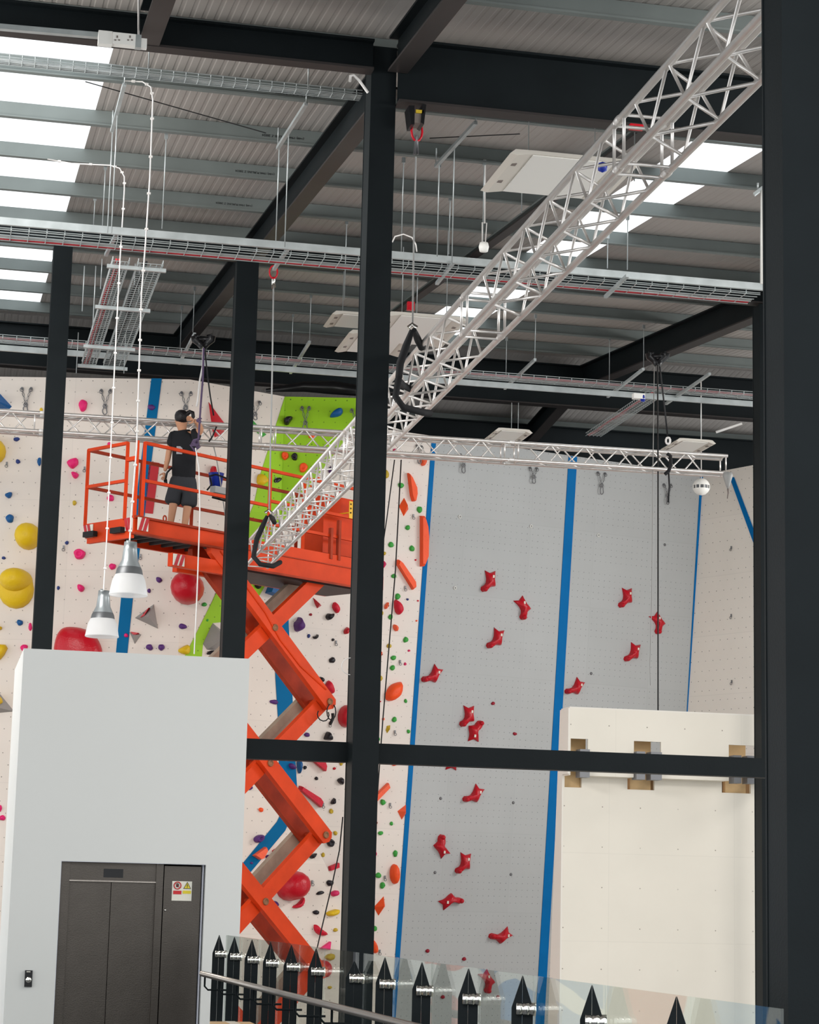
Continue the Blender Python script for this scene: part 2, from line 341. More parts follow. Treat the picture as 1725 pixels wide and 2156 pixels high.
def hold_mesh(pl,px,depth,prof,apex=None,peak=1.0):
    P=[pl(x,y) for x,y in px]; n=len(P); c=sum(P,Vector())/n
    if apex: c=pl(*apex)
    vs=[];fs=[]; rings=PROF[prof]
    for s,h in rings:
        for p in P: vs.append(c+(p-c)*s+pl.n*(depth*h+.002))
    for i in range(len(rings)-1):
        for k in range(n): fs.append((i*n+k,i*n+(k+1)%n,(i+1)*n+(k+1)%n,(i+1)*n+k))
    b=(len(rings)-1)*n; vs.append(c+pl.n*depth*(peak if prof!='slab' else 1.0)*(.68 if prof=='jug' else 1)+pl.n*.003); k0=len(vs)-1
    for k in range(n): fs.append((b+k,b+(k+1)%n,k0))
    a=(P[1]-P[0]).cross(P[2]-P[1]); ar=sum(((P[i]-P[0]).cross(P[i+1]-P[0]) for i in range(1,n-1)),Vector())
    if ar.dot(pl.n)<0: fs=[f[::-1] for f in fs]
    mb=MB(); mb.add(vs,fs,prof not in ('volume','slab')); return mb,c
REG={}
def hold(reg,pl,col,shape,px,depth,prof='blob',apex=None,word='rounded',big=False):
    mb,c=hold_mesh(pl,px,depth,prof,apex)
    o=build('climbing_hold',mb,'hold_'+col)
    xs=[p[0] for p in px]; ys=[p[1] for p in px]; wd=max(xs)-min(xs); hh=max(ys)-min(ys)
    if max(wd,hh)>13 and prof!='volume':
        q=pl((min(xs)+max(xs))/2,(min(ys)+max(ys))/2); 
        b=MB().lathe(c+pl.n*(depth*(.68 if prof=='jug' else 1)),[(.022,.004),(.022,-.002),(0.001,-.002)],10,pl.n); bo=build('bolt_hole',b,'black_plastic',o)
        bo['label']='dark bolt hole'
    REG.setdefault(reg,[]).append((sum(ys)/len(ys),sum(xs)/len(xs),o,col,word,max(wd,hh))); return o
def B(reg,pl,col,cx,cy,w,h,rot=0,depth=None,prof='blob',word='rounded',rough=.12):
    d=depth if depth is not None else min(w,h)/125*.62
    return hold(reg,pl,col,None,blobpoly(cx,cy,w,h,rot,16,int(cx*7+cy*3),rough),d,prof,None,word)
def Pg(reg,pl,col,pts,depth=.08,prof='slab',word='angular',smooth=1,apex=None):
    return hold(reg,pl,col,None,smoothpoly(pts,smooth) if smooth and prof!='slab' else pts,depth,prof,apex,word)
A='left of the leftmost column'; Bq='between the two left columns'; Gn='on the green panel'; Sc='beside the scissor arms'
Sl='below the crossbeam beside the scissor arms'; T1='on the white strip above the crossbeam'; T2='on the white strip below the crossbeam'
# left wall
Pg(A,PL,'blue',[(-30,828),(0,829),(25,856),(20,861),(-30,860)],.3,'volume','wedge',0,(-4,850))
B(A,PL,'navy',35,925,13,9);B(A,PL,'navy',38,972,10,9);B(A,PL,'blue',83,972,9,17)
Pg(A,PL,'blue',[(11,1041),(25,1035),(26,1043),(20,1051),(11,1045)],.09,'blob','tear shaped');B(A,PL,'blue',21,1092,18,17)
B(A,PL,'yellow',-18,951,62,58,0,.38,'dome','ball shaped',.0);B(A,PL,'yellow',60,1130,54,56,0,.36,'dome','ball shaped',.0)
B(A,PL,'navy',8,1175,8,7);B(A,PL,'yellow',87,863,7,8);B(A,PL,'blue',42,1311,14,12);B(A,PL,'pink',64,1320,8,16);B(A,PL,'pink',51,1364,16,14)
Pg(A,PL,'yellow',[(-12,1313),(10,1323),(-12,1331)],.1,'blob','pointed');Pg(A,PL,'yellow',[(-12,1356),(20,1358),(6,1386),(-12,1396)],.14,'blob','wedge')
Pg(A,PL,'grey',[(-25,1440),(0,1461),(30,1498),(-25,1503)],.25,'volume','pyramid',0,(-8,1490));Pg(A,PL,'yellow',[(-8,1462),(4,1468),(9,1483),(-8,1485)],.33,'blob','wedge')
B(A,PL,'pink',0,1702,8,15);B(A,PL,'pink',5,1722,13,12);Pg(A,PL,'crimson',[(-6,2005),(6,2005),(6,2024),(-6,2024)],.06,'slab','square',0)
# double yellow ball
B(A,PL,'yellow',34,1241,76,82,0,.22,'dome','broad disc',0); 
o=hold(A,PL,'yellow',None,blobpoly(36,1224,66,52,0,24,3,0),.5,'dome',None,'upper ball')
B(Bq,PL,'pink',175,854,19,24);B(Bq,PL,'purple',319,858,16,12);B(Bq,PL,'pink',231,935,11,7)
Pg(Bq,PL,'pink',[(141,972),(152,966),(164,964),(166,977),(160,983),(152,989),(142,979)],.12,'blob','large lumpy')
Pg(Bq,PL,'pink',[(150,992),(167,997),(164,1006),(158,1009),(152,1003)],.1,'blob','pointed')
B(Bq,PL,'mustard',157,1059,9,10);B(Bq,PL,'pink',233,1049,14,15);B(Bq,PL,'navy',141,1143,8,8);B(Bq,PL,'pink',168,1167,25,21,-20,None,'jug','lumpy');B(Bq,PL,'pink',237,1193,14,14)
B(Bq,PL,'pink',190,1126,18,8);B(Bq,PL,'navy',123,1238,6,9);Pg(Bq,PL,'pink',[(163,1230),(172,1231),(180,1238),(173,1248),(164,1243)],.1,'blob','pointed')
B(Bq,PL,'red',395.5,1239,70,70,0,.46,'dome','great ball shaped',0)
Pg(Bq,PL,'red',[(112,1380),(118,1342),(130,1323),(150,1319),(185,1325),(208,1345),(219,1380),(200,1420),(140,1425)],.3,'dome','broad dome',2)
Pg(Bq,PL,'grey',[(324,1272),(333,1324),(284,1301)],.28,'volume','large pyramid',0,(318,1303));
Pg(Bq,PL,'red',[(317,1281),(307,1300),(298,1303)],.17,'slab','triangular inset',0)
Pg(Bq,PL,'grey',[(273,1331),(298,1336),(284,1356)],.17,'volume','small pyramid',0,(285,1340));Pg(Bq,PL,'red',[(276,1331),(294,1334),(284,1341)],.12,'slab','small triangular inset',0)
B(Bq,PL,'purple',335,1221,14,11,20);B(Bq,PL,'purple',314,1244,7,10);B(Bq,PL,'purple',385,1319,17,12);B(Bq,PL,'purple',315,1363,15,13);B(Bq,PL,'purple',340,1363,14,13,30);B(Bq,PL,'pink',266,1338,9,9)
B(Bq,PM,'green',430,1273,11,8);Pg(Bq,PM,'yellow',[(372,1370),(384,1362),(397,1356),(398,1378),(385,1378)],.1,'blob','pointed')
B(Bq,PM,'green',436,1306,5,6);Pg(Bq,PM,'grey',[(447,1311),(470,1330),(472,1370),(436,1368),(427,1355)],.3,'volume','broad rough',0,(455,1345));Pg(Bq,PM,'black',[(433,1378),(440,1370),(452,1369),(446,1379)],.08,'blob','small curved')
Pg(Bq,PM,'red',[(439,846),(446,860),(456,878),(466,894),(470,915),(452,921),(447,905)],.3,'volume','tall triangular wedge',0,(456,900))
Pg(Bq,PM,'red',[(443,1006),(442,990),(446,981),(450,982),(452,1006)],.12,'blob','cone shaped')
# middle
M1='right of the second column behind the platform'
Pg(M1,PM,'green',[(530,882),(545,901),(561,915),(552,921),(542,912),(532,900)],.12,'volume','pointed wedge',0,(546,910))
Pg(Gn,PG,'black',[(597,884),(604,878),(612,877),(617,878),(615,885),(610,889),(608,895),(600,896)],.13,'blob','two lobed')
Pg(Gn,PG,'blue',[(694,878),(700,868),(712,860),(720,859),(723,868),(716,877),(698,880)],.12,'blob','tear shaped')
B(Gn,PG,'orange',656,919,13,9);B(Gn,PG,'orange',600.5,960,14,18,0,None,'jug');B(Gn,PG,'black',620.5,962,14,15,0,None,'jug');B(Gn,PG,'orange',639,985,16,22,15,None,'jug','tall lumpy')
Pg(Gn,PM,'yellow',[(541,1001),(549,997),(558,1003),(564,1014),(557,1019),(552,1023),(540,1020)],.1,'blob','fan shaped');B(Gn,PM,'black',584,1011,18,10,-30,None,'blob','oval')
B(M1,PS,'purple',697,990,12,15);B(M1,PS,'orange',667,1008,14,9);B(M1,PS,'red',716,1030,18,12);B(M1,PS,'purple',661,1073,12,9);B(M1,PS,'orange',655,1022,10,8);B(M1,PS,'black',728,1150,16,16)
Pg(M1,PM,'blue',[(566,1229),(595,1234),(582,1257),(558,1249)],.2,'slab','square block',0);B(M1,PM,'black',542,1231,15,18);B(M1,PM,'darkred',535,1251,7,9)
# beside scissor arms (upper)
Pg(Sc,PS,'red',[(659,1258),(663,1261),(677,1275),(668,1281),(663,1272)],.14,'volume','triangular',0,(667,1272))
Pg(Sc,PS,'crimson',[(703,1266),(710,1272),(715,1283),(710,1293),(703,1287),(698,1277)],.1,'blob','leaf shaped');Pg(Sc,PS,'black',[(685,1297),(690,1291),(697,1293),(702,1291),(701,1298),(692,1307),(686,1303)],.12,'blob','heart shaped')
B(Sc,PS,'darkred',654,1294,6,6);Pg(Sc,PS,'purple',[(628,1297),(632,1306),(638,1317),(635,1326),(621,1332),(617,1312),(624,1307)],.2,'blob','large pointed')
Pg(Sc,PS,'red',[(733,1318),(723,1327),(724,1336),(733,1334)],.1,'blob','half hidden');B(Sc,PS,'navy',650,1339,6,9);Pg(Sc,PS,'black',[(657,1340),(663,1341),(669,1334),(669,1342),(662,1347)],.08,'blob','curved')
B(Sc,PS,'black',701,1347,6,6);B(Sc,PS,'black',699,1390,12,13);Pg(Sc,PS,'black',[(670,1427),(675,1424),(682,1430),(679,1437),(672,1436)],.1,'blob','lumpy')
Pg(Sc,PS,'crimson',[(682,1446),(690,1431),(697,1437),(703,1455),(700,1461),(693,1460)],.12,'blob','wedge');B(Sc,PS,'red',729,1508,36,48,8,.24,'dome','large oval',0)
B(Sc,PS,'navy',651,1523,11,12);B(Sc,PS,'purple',646,1547,11,10);Pg(Sc,PS,'black',[(681,1555),(687,1540),(693,1541),(694,1548),(698,1551),(697,1560),(682,1557)],.14,'blob','blocky');B(Sc,PM,'purple',576.5,1478,17,10,15)
# below the beam
Pg(Sl,PM,'purple',[(606,1609),(612,1606),(622,1616),(619,1621),(609,1618)],.1,'blob','pointed');Pg(Sl,PS,'blue',[(624,1600),(635,1601),(632,1622),(629,1631),(625,1620)],.12,'blob','long pointed')
B(Sl,PS,'black',642,1616,7,8);Pg(Sl,PS,'crimson',[(651,1598),(680,1601),(684,1613),(682,1624),(668,1612)],.12,'slab','triangular');B(Sl,PS,'red',704,1618,6,6);B(Sl,PS,'mustard',718,1607,7,10);B(Sl,PS,'black',666,1639,7,8)
Pg(Sl,PS,'black',[(708,1641),(722,1635),(722,1653),(714,1650)],.1,'blob','half hidden pointed');Pg(Sl,PS,'crimson',[(630,1654),(627,1662),(673,1700),(677,1689),(671,1680)],.13,'slab','long bar')
Pg(Sl,PS,'black',[(704,1678),(706,1690),(701,1694),(695,1692),(698,1685)],.09,'blob','tear shaped');B(Sl,PS,'mustard',697,1708,8,10,0,None,'jug');B(Sl,PM,'purple',524,1658,14,11,15);B(Sl,PM,'orange',549,1705,9,10)
Pg(Sl,PM,'purple',[(533,1765),(541,1758),(551,1757),(552,1766),(543,1775),(535,1773)],.13,'jug','lumpy');B(Sl,PS,'black',695,1774,16,17,0,None,'jug');B(Sl,PS,'mustard',706,1754,8,9);B(Sl,PS,'mustard',680,1800,7,10)
Pg(Sl,PM,'coral',[(530,1801),(555,1783),(558,1791),(549,1808),(544,1810)],.12,'slab','wedge');B(Sl,PM,'purple',566,1804,13,10);Pg(Sl,PM,'crimson',[(571,1790),(594,1781),(582,1797),(575,1796)],.1,'blob','wedge');B(Sl,PM,'purple',529,1817,6,6)
Pg(Sl,PM,'black',[(649,1801),(665,1795),(664,1800),(657,1809),(651,1806)],.09,'blob','curved');Pg(Sl,PS,'crimson',[(691,1824),(711,1816),(711,1826),(692,1833)],.1,'slab','short bar',0)
B(Sl,PM,'red',610,1864.5,58,66,25,.42,'dome','great ball shaped',0);B(Sl,PM,'black',694,1859,15,12);Pg(Sl,PM,'crimson',[(638,1886),(640,1898),(632,1911),(620,1913),(613,1910),(629,1900)],.1,'blob','crescent')
B(Sl,PM,'black',674,1880,16,8,-18);Pg(Sl,PM,'magenta',[(695,1878),(708,1873),(712,1880),(709,1886),(698,1888)],.1,'blob','blocky');B(Sl,PM,'navy',572,1875,10,10);B(Sl,PM,'purple',577,1903,18,12,35,None,'jug','lumpy')
B(Sl,PM,'black',665,1921,14,9,10);Pg(Sl,PM,'yellow',[(686,1920),(712,1912),(712,1924),(696,1930),(687,1927)],.12,'blob','wedge');Pg(Sl,PM,'crimson',[(661,1944),(669,1953),(690,1967),(681,1971),(667,1967),(660,1957)],.11,'blob','crescent')
B(Sl,PM,'mustard',706,1958,9,8);Pg(Sl,PM,'pink',[(693,1982),(672,1997),(691,2000)],.08,'slab','triangular',0)
GLB='seen through the railing glass'
B(GLB,PM,'red',680,2040,24,38,0,.2,'dome','oval',0);B(GLB,PM,'mustard',694,2015,20,15);B(GLB,PM,'mustard',694,2079,8,7);B(GLB,PM,'black',645,2005,14,9)
B(GLB,PS,'green',781,2026,9,10);B(GLB,PS,'pink',789,2049,14,14);B(GLB,PS,'green',778,2116,9,9)
# white strip, upper
for a in [('magenta',831,948,7,7),('green',844,1022,12,11),('green',883,1073,10,15),('green',858,1111,10,10),('green',823,1147,10,13),('green',867,1155,10,13),('mustard',809,1165,7,8),('crimson',875,1179,4,4),
 ('green',829,1213,11,9),('green',837,1256,10,14),('crimson',880,1265,4,4),('mustard',803,1291,8,9),('green',822,1299,9,11),('mustard',800,1314,6,9),('coral',877,1307,4,4),('green',854,1347,10,12),('mustard',819,1360,9,10),
 ('magenta',861,1370,5,5),('green',828,1385,11,10),('green',826,1406,10,11),('magenta',853,1398,5,7),('mustard',800,1428,10,12),('green',854,1476,6,9),('crimson',801,1477,3,3),('green',830,1515,9,12),('coral',807,1514,5,6),('green',860,1540,7,8),('green',797,1556,6,8),('navy',858,1262,5,5)]: B(T1,PS,*a)
B(T1,PS,'mustard',813,999,11,17);Pg(T1,PS,'coral',[(885,967),(897,966),(896,974),(890,983),(885,977)],.1,'blob','wedge')
Pg(T1,PS,'orange',[(857,996),(863,1004),(873,1027),(874,1041),(871,1056),(867,1056),(863,1044)],.12,'slab','long fin')
Pg(T1,PS,'orange',[(851,1048),(860,1072),(850,1087),(840,1066)],.14,'volume','diamond',0,(851,1064))
Pg(T1,PS,'orange',[(884,1086),(890,1086),(896,1106),(898,1130),(897,1175),(890,1193),(884,1193)],.12,'slab','tall fin')
Pg(T1,PS,'magenta',[(803,1178),(812,1187),(803,1200)],.1,'blob','half hidden');Pg(T1,PS,'orange',[(836,1178),(833,1187),(867,1242),(873,1237),(872,1227),(842,1183)],.11,'slab','slanting bar')
Pg(T1,PS,'crimson',[(829,1260),(841,1268),(847,1282),(844,1290),(838,1296),(830,1286)],.14,'blob','tear shaped');Pg(T1,PS,'coral',[(808,1276),(817,1266),(816,1274),(811,1285)],.08,'blob','pointed')
Pg(T1,PS,'coral',[(828,1314),(834,1316),(838,1323),(834,1331),(827,1323)],.09,'blob','wedge');Pg(T1,PS,'coral',[(796,1375),(803,1370),(802,1378),(797,1387)],.08,'blob','half hidden')
Pg(T1,PS,'orange',[(846,1435),(844,1460),(833,1472),(820,1477),(810,1472),(813,1455),(822,1442),(834,1437)],.16,'blob','large leaf shaped');Pg(T1,PS,'mustard',[(815,1528),(822,1527),(821,1536),(815,1544),(812,1537)],.08,'volume','pointed',0,(817,1535))
for a in [('green',806,1689,10,13),('green',824,1734,7,8),('green',801,1754,10,9),('green',832,1797,9,14),('green',796,1843,13,11,-30),('green',805,1864,10,14),('green',788,1955,11,11),('magenta',788,1797,9,16),('coral',830,1608,12,9)]: B(T2,PS,*a)
B(T2,PS,'orange',829.5,1840,18,42,0,.15,'dome','tall oval',.03)
Pg(T2,PS,'coral',[(815,1648),(818,1657),(788,1688),(786,1676)],.11,'slab','slanting bar');Pg(T2,PS,'coral',[(837,1708),(855,1694),(855,1713),(846,1726)],.12,'volume','diamond',0,(848,1708))
Pg(T2,PS,'coral',[(786,1720),(792,1727),(791,1738),(786,1742)],.08,'blob','half hidden');Pg(T2,PS,'orange',[(787,1910),(808,1887),(811,1908),(797,1928)],.14,'volume','diamond',0,(802,1906));Pg(T2,PS,'orange',[(778,1973),(787,1980),(793,1993),(793,2008),(780,2005)],.12,'blob','half hidden wedge')
# grey speed wall
SW='on the grey wall'
for a in [(1038,1481,8,7),(1084,1545,8,7),(900,2002,8,8),(977,2019,8,8),(932,2099,8,8),(1048,2099,7,7)]: B(SW,PS,'darkred',*a,word='small foot chip')
STAR=[(-10.3,-21.4),(0,-15.3),(12,-20),(9.2,-10),(8.6,-3),(10.2,6),(10.3,13),(5,13.5),(-2,15),(-5,19.5),(-9,23.5),(-15,24.5),(-19,20),(-18,14),(-11.5,10),(-8,5),(-7,-3),(-8,-10)]
STARMAIN=[]
def star(cx,cy,rot,label,k=1.0):
    r=radians(rot); px=[(cx+(x*cos(r)-y*sin(r))*k,cy+(x*sin(r)+y*cos(r))*k) for x,y in STAR]
    P=[PS(*p) for p in px]; c=PS(cx,cy); n=len(P); rings=[(1,0),(.95,.045),(.78,.085),(.5,.12)]; vs=[];fs=[]
    for s,h in rings:
        for i,p in enumerate(P):
            tip=i in(0,2); hh=h*(.55 if tip else 1)
            vs.append(c+(p-c)*s+PS.n*hh)
    for i in range(3):
        for q in range(n): fs.append((i*n+q,i*n+(q+1)%n,(i+1)*n+(q+1)%n,(i+1)*n+q))
    vs.append(c+PS.n*.13); 
    for q in range(n): fs.append((3*n+q,3*n+(q+1)%n,len(vs)-1))
    ar=sum(((P[i]-P[0]).cross(P[i+1]-P[0]) for i in range(1,n-1)),Vector())
    if ar.dot(PS.n)<0: fs=[f[::-1] for f in fs]
    mb=MB().add(vs,fs,True)
    t=thing('speed_hold',label,'climbing hold',c,'red star shaped speed holds')
    build('hold_body',mb,'hold_crimson' if False else 'hold_red',t)
    def loc(x,y): return PS(cx+(x*cos(r)-y*sin(r))*k,cy+(x*sin(r)+y*cos(r))*k)
    kb=MB().lathe(loc(-13,18.5),[(.042*k,0),(.05*k,.05),(.048*k,.09),(.035*k,.12),(.015,.135),(.001,.138)],12,PS.n); build('knob',kb,'hold_red',t)
    q=loc(2.5,-8); e=PS.e1*.018*k; g=PS.e2*.026*k
    pm=MB().obox(q+PS.n*.112,e,g,PS.n*.006); pl=build('name_plate',pm,'white_sign',t); pl['label']='small white plate'
S_='red star shaped hold '
for cx,cy,ro,lb in [(1031,1222,0,'on the middle grey lane, highest of all there'),(1101,1277,-33,'middle lane, points up left, second highest, nearest the wide tape'),(1046,1344,12,'middle lane, third down from the top'),(913,1421,30,'beside the thin left blue tape, above the crossbeam'),
 (986,1506,0,'just above the crossbeam, upper one of a touching pair'),(997,1541,180,'just above the crossbeam, upside down, lower of a touching pair'),(950,1601,180,'mostly hidden by the crossbeam, only its tip showing below'),(1000,1673,30,'first complete one below the crossbeam'),
 (928,1785,147,'below the crossbeam with knob pointing straight up'),(978,1816,5,'below the crossbeam, right beside the knob-up one'),(945,1896,235,'lower wall with its knob pointing right'),(1057,1971,55,'lowest one above the glass, knob pointing left'),(1026,2063,-33,'behind the railing glass at the very bottom'),
 (1319,1257,0,'right grey lane, highest one'),(1385,1309,-33,'right grey lane, crossed by the black rope'),(1334,1373,12,'right grey lane, third one down'),(1213,1447,30,'right grey lane, lowest, beside the wide blue tape')]:
    star(cx,cy,ro,S_+lb,1.0 if cx<1200 else .93)
for cx,cy,lb in [(968,1088,'upper left on the grey wall'),(1118,1108,'right of centre near the top of the grey wall'),(958,1238,'left of the highest star hold'),(1260,1127,'in the right grey lane')]:
    c=PS(cx,cy); m=MB().tube([c+PS.n*.012+(PS.e1*cos(t)+PS.e2*sin(t))*.028 for t in [i*pi/6 for i in range(12)]],.008,6,True); tag(build('bolt_ring',m,'pvc_white'),'tiny white ring bolt '+lb,'bolt ring','white rings on the grey wall')
for cx,cy,lb in [(1076,1841,'right of the middle star holds'),(916,1837,'below the knob-up star hold'),(928,1681,'left of the star below crossbeam'),(1081,1690,'right of the star below crossbeam'),(1400,1147,'near the hanging ropes, right lane'),(1245,1418,'above the lowest right-lane star hold')]:
    c=PS(cx,cy); m=MB().lathe(c,[(.03,0),(.026,.014),(.01,.02),(.001,.02)],10,PS.n); tag(build('blanking_disc',m,'steel_grey'),'small grey bolt cap on the grey wall '+lb,'bolt cap','grey bolt caps on the speed wall')
# labels for the holds
ORD='first second third fourth fifth sixth seventh eighth ninth tenth eleventh twelfth thirteenth fourteenth fifteenth sixteenth seventeenth eighteenth nineteenth twentieth'.split()
CN={'mustard':'ochre','darkred':'dark red','navy':'dark blue','coral':'light orange'}
for reg,L in REG.items():
    L.sort(key=lambda t:(t[0],t[1])); by={}
    for t in L: by.setdefault((t[3],t[4]),[]).append(t)
    for (c,wd),g in by.items():
        for i,t in enumerate(g):
            cn=CN.get(c,c); sz='tiny ' if t[5]<7.5 else ''
            if len(g)==1: lb=f'{sz}{cn} {wd} climbing hold {reg}'
            elif i==len(g)-1: lb=f'{sz}{cn} {wd} climbing hold {reg}, lowest one'
            else: lb=f'{sz}{cn} {wd} climbing hold {reg}, {ORD[i]} down'
            tag(t[2],lb,'climbing hold','climbing holds '+reg)
# ------------------------------------------------------------------ belay anchors
def anchor(pl,xl,yl,xr,yr,xj,yj,yb,label,m='steel_grey'):
    a,b,j=pl(xl,yl,.04),pl(xr,yr,.04),pl(xj,yj,.06); e=pl(xj,yb,.06)
    t=thing('belay_anchor',label,'anchor',j,'belay anchors along the top of the walls')
    for p in (a,b):
        build('hanger',MB().lathe(p-pl.n*.04,[(.024,0),(.024,.03),(.012,.04),(.001,.04)],8,pl.n).tube([p+(pl.e1*cos(q)+pl.e2*sin(q))*.03+pl.e2*-.03 for q in [i*pi/4 for i in range(8)]],.007,5,True),m,t)
        m2=MB(); d=j-p; n=max(3,int(d.length/.075)); dn=d.normalized(); sd=dn.cross(pl.n).normalized()
        for i in range(n):
            c=p+d*((i+.5)/n); h=d.length/n*.58; w=.016; ax=sd if i%2 else (sd*.4+pl.n*.6).normalized()
            m2.tube([c+dn*h*cos(q)+ax*w*sin(q) for q in [k*pi/3 for k in range(6)]],.0055,4,True)
        build('chain',m2,m,t)
    build('ring',MB().tube([j+(pl.e1*cos(q)+pl.e2*sin(q))*.035 for q in [i*pi/4 for i in range(8)]],.009,5,True),m,t)
    if yb-yj>4:
        h=(e-j).length/2; c=(e+j)/2
        build('carabiner',MB().tube([c+pl.e2*h*cos(q)+pl.e1*.035*sin(q)*(1.2 if cos(q)<0 else .8) for q in [i*pi/6 for i in range(12)]],.010,5,True),m,t)
for a,l in [((PL,46,817,65,817,54,852,867),'steel chain anchor left of the leftmost column'),((PL,213,821,232,821,221,855,873),'steel chain anchor at wall top between left column and the blue stripe'),((PL,382,826,402,826,391,857,863),'steel chain anchor directly above the worker head'),
 ((PM,530,842,548,846,538,872,884),'steel chain anchor half hidden by the second column'),((PG,636,857,651,857,643,890,905),'chain anchor on the green panel'),((PG,741,862,760,862,750,890,902),'chain anchor at right end of the green panel'),
 ((PS,880,938,889,940,884,962,976),'chain anchor at the top of the white strip'),((PS,971,957,985,961,977,980,996),'chain anchor on the grey wall right of the thin blue tape'),((PS,1118,985,1132,986,1125,1004,1018),'chain anchor on the grey wall left of the wide blue tape'),
 ((PS,1261,995,1276,997,1268,1022,1041),'chain anchor on the right grey lane left of the ropes'),((PS,1400,1020,1414,1021,1407,1043,1062),'chain anchor on the right grey lane below the hanging black rope')]: anchor(*a,l)
def hanger(pl,x,y,label):
    p=pl(x,y,.02); t=thing('bolt_hanger',label,'bolt hanger',p,'small steel bolt hangers on the walls')
    build('plate',MB().obox(p,pl.e1*.014,pl.e2*.03,pl.n*.006),'steel_grey',t)
    build('eye',MB().tube([p-pl.e2*.045+pl.n*.02+(pl.e1*cos(q)+pl.e2*sin(q))*.024 for q in [i*pi/4 for i in range(8)]],.006,5,True),'steel_grey',t)
for pl,x,y,l in [(PL,14,976,'beside the cut-off yellow ball at the left edge'),(PL,178,986,'right of the large pink hold between the left columns'),(PL,134,1152,'left of the round pink hold under the platform'),(PL,296,1170,'right of the upper pendant lamp'),
 (PW,1540,1153,'top of three on the far right wall'),(PW,1540,1296,'middle of three on the far right wall'),(PW,1541,1435,'lowest of three on the far right wall'),(PW,1603,992,'at top edge of the far right wall'),
 (PS,871,1086,'on the white strip beside the orange diamond'),(PS,854,1237,'below the slanting orange bar on the white strip'),(PS,843,1393,'right of a green hold halfway down the white strip'),(PS,832,1541,'just above the crossbeam on the white strip'),
 (PS,822,1694,'below the crossbeam beside a green hold'),(PS,811,1847,'left of the tall orange oval hold'),(PS,800,2003,'just above the glass on the white strip'),(PS,708,1352,'beside the small black hold near the tall column'),(PS,695,1523,'above the blocky black hold'),(PS,619,1359,'beside the blue stripe and the orange arm'),
 (PS,681,1694,'right of the long red bar'),(PM,658,1857,'right of the great red ball'),(PM,581,1008,'on the green panel beside the black oval')]: hanger(pl,x,y,'small steel bolt hanger '+l)
# ------------------------------------------------------------------ roof
ceil=bpy.data.objects.new('ceiling',None); COL.objects.link(ceil); ceil['_o']=(0,0,0); ceil['kind']='structure'
def sheet(x0,x1,y0,y1,m='sheet',name='roof_sheet',rib=.125,hgt=.0035):
    mb=MB(); prof=[]; x=x0
    while x<x1-1e-6:
        for dx,dz in ((0,0),(rib*.55,0),(rib*.65,hgt),(rib*.9,hgt)):
            if x+dx<x1: prof.append((x+dx,dz))
        x+=rib
    prof.append((x1,0)); vs=[]
    for X,dz in prof: vs+=[(X,y0,roofz(y0)+.21+dz),(X,y1,roofz(y1)+.21+dz)]
    mb.add(vs,[(2*i,2*i+1,2*i+3,2*i+2) for i in range(len(prof)-1)])
    return build(name,mb,m,ceil)
RL=[(-.35,1.42),(8.45,9.4)]
for y0,y1 in ((6,20.9),(20.9,41.0)):
    segs=[(-14,-.35),(1.42,8.45),(9.4,22)] if y0>20 else [(-14,22)]
    for a,b in segs: sheet(a,b,y0,y1)
for a,b in RL: sheet(a,b,20.9,41.0,'rooflight_sheet','rooflight')
for a,b in ((-14,13.4),(15.6,30)): sheet(a,b,41,60)
sheet(13.4,15.6,41,42.6); sheet(13.4,15.6,42.6,44.2,'rooflight_sheet','rooflight'); sheet(13.4,15.6,44.2,60)
def purlin(y,x0=-14,x1=22):
    z=roofz(y); mb=MB(); pr=[(y-.075,z+.0),(y-.075,z+.02),(y-.008,z+.012),(y-.008,z+.205),(y+.075,z+.2),(y+.075,z+.19),(y+.002,z+.19),(y+.002,z)]
    n=len(pr); mb.add([(x0,a,b) for a,b in pr]+[(x1,a,b) for a,b in pr],[(i,(i+1)%n,(i+1)%n+n,i+n) for i in range(n)]+[tuple(range(n))[::-1],tuple(range(n,2*n))])
    build('purlin',mb,'purlin_galv',ceil)
PY=[12.5,14.55,16.6,18.7,20.75,22.8,24.85,26.9,28.95,31.0,33.1,35.2,37.3,39.5]
build('ridge_cap',MB().box((-14,40.7,roofz(41)+.2),(30,41.3,roofz(41)+.3)),'sheet',ceil)
for y in PY+[43,45.1,47.2,49.3,51.4]: purlin(y)
# printed batch marks on the purlin webs
def ptext(px,py,s,size=.042):
    yw=min(PY,key=lambda q:abs(hy(px,py,q).z-roofz(q)-.1)); p=hy(px,py,yw-.012)
    cu=bpy.data.curves.new('marking','FONT'); cu.body=s; cu.size=size; cu.extrude=.0005; cu.align_x='CENTER'; cu.align_y='CENTER'; o=bpy.data.objects.new('printed_marking',cu); COL.objects.link(o)
    cu.materials.append(MATS['cable_black']); o.parent=ceil; o.location=p; o.rotation_euler=(radians(90),pi,0) if False else (radians(90),0,0)
    o.rotation_euler=(radians(90),radians(180),0)
for px,py in [(628,199),(596,288),(537,363),(493,430)]: ptext(px,py,'(+44) 1944 PURLINS Z 20024')
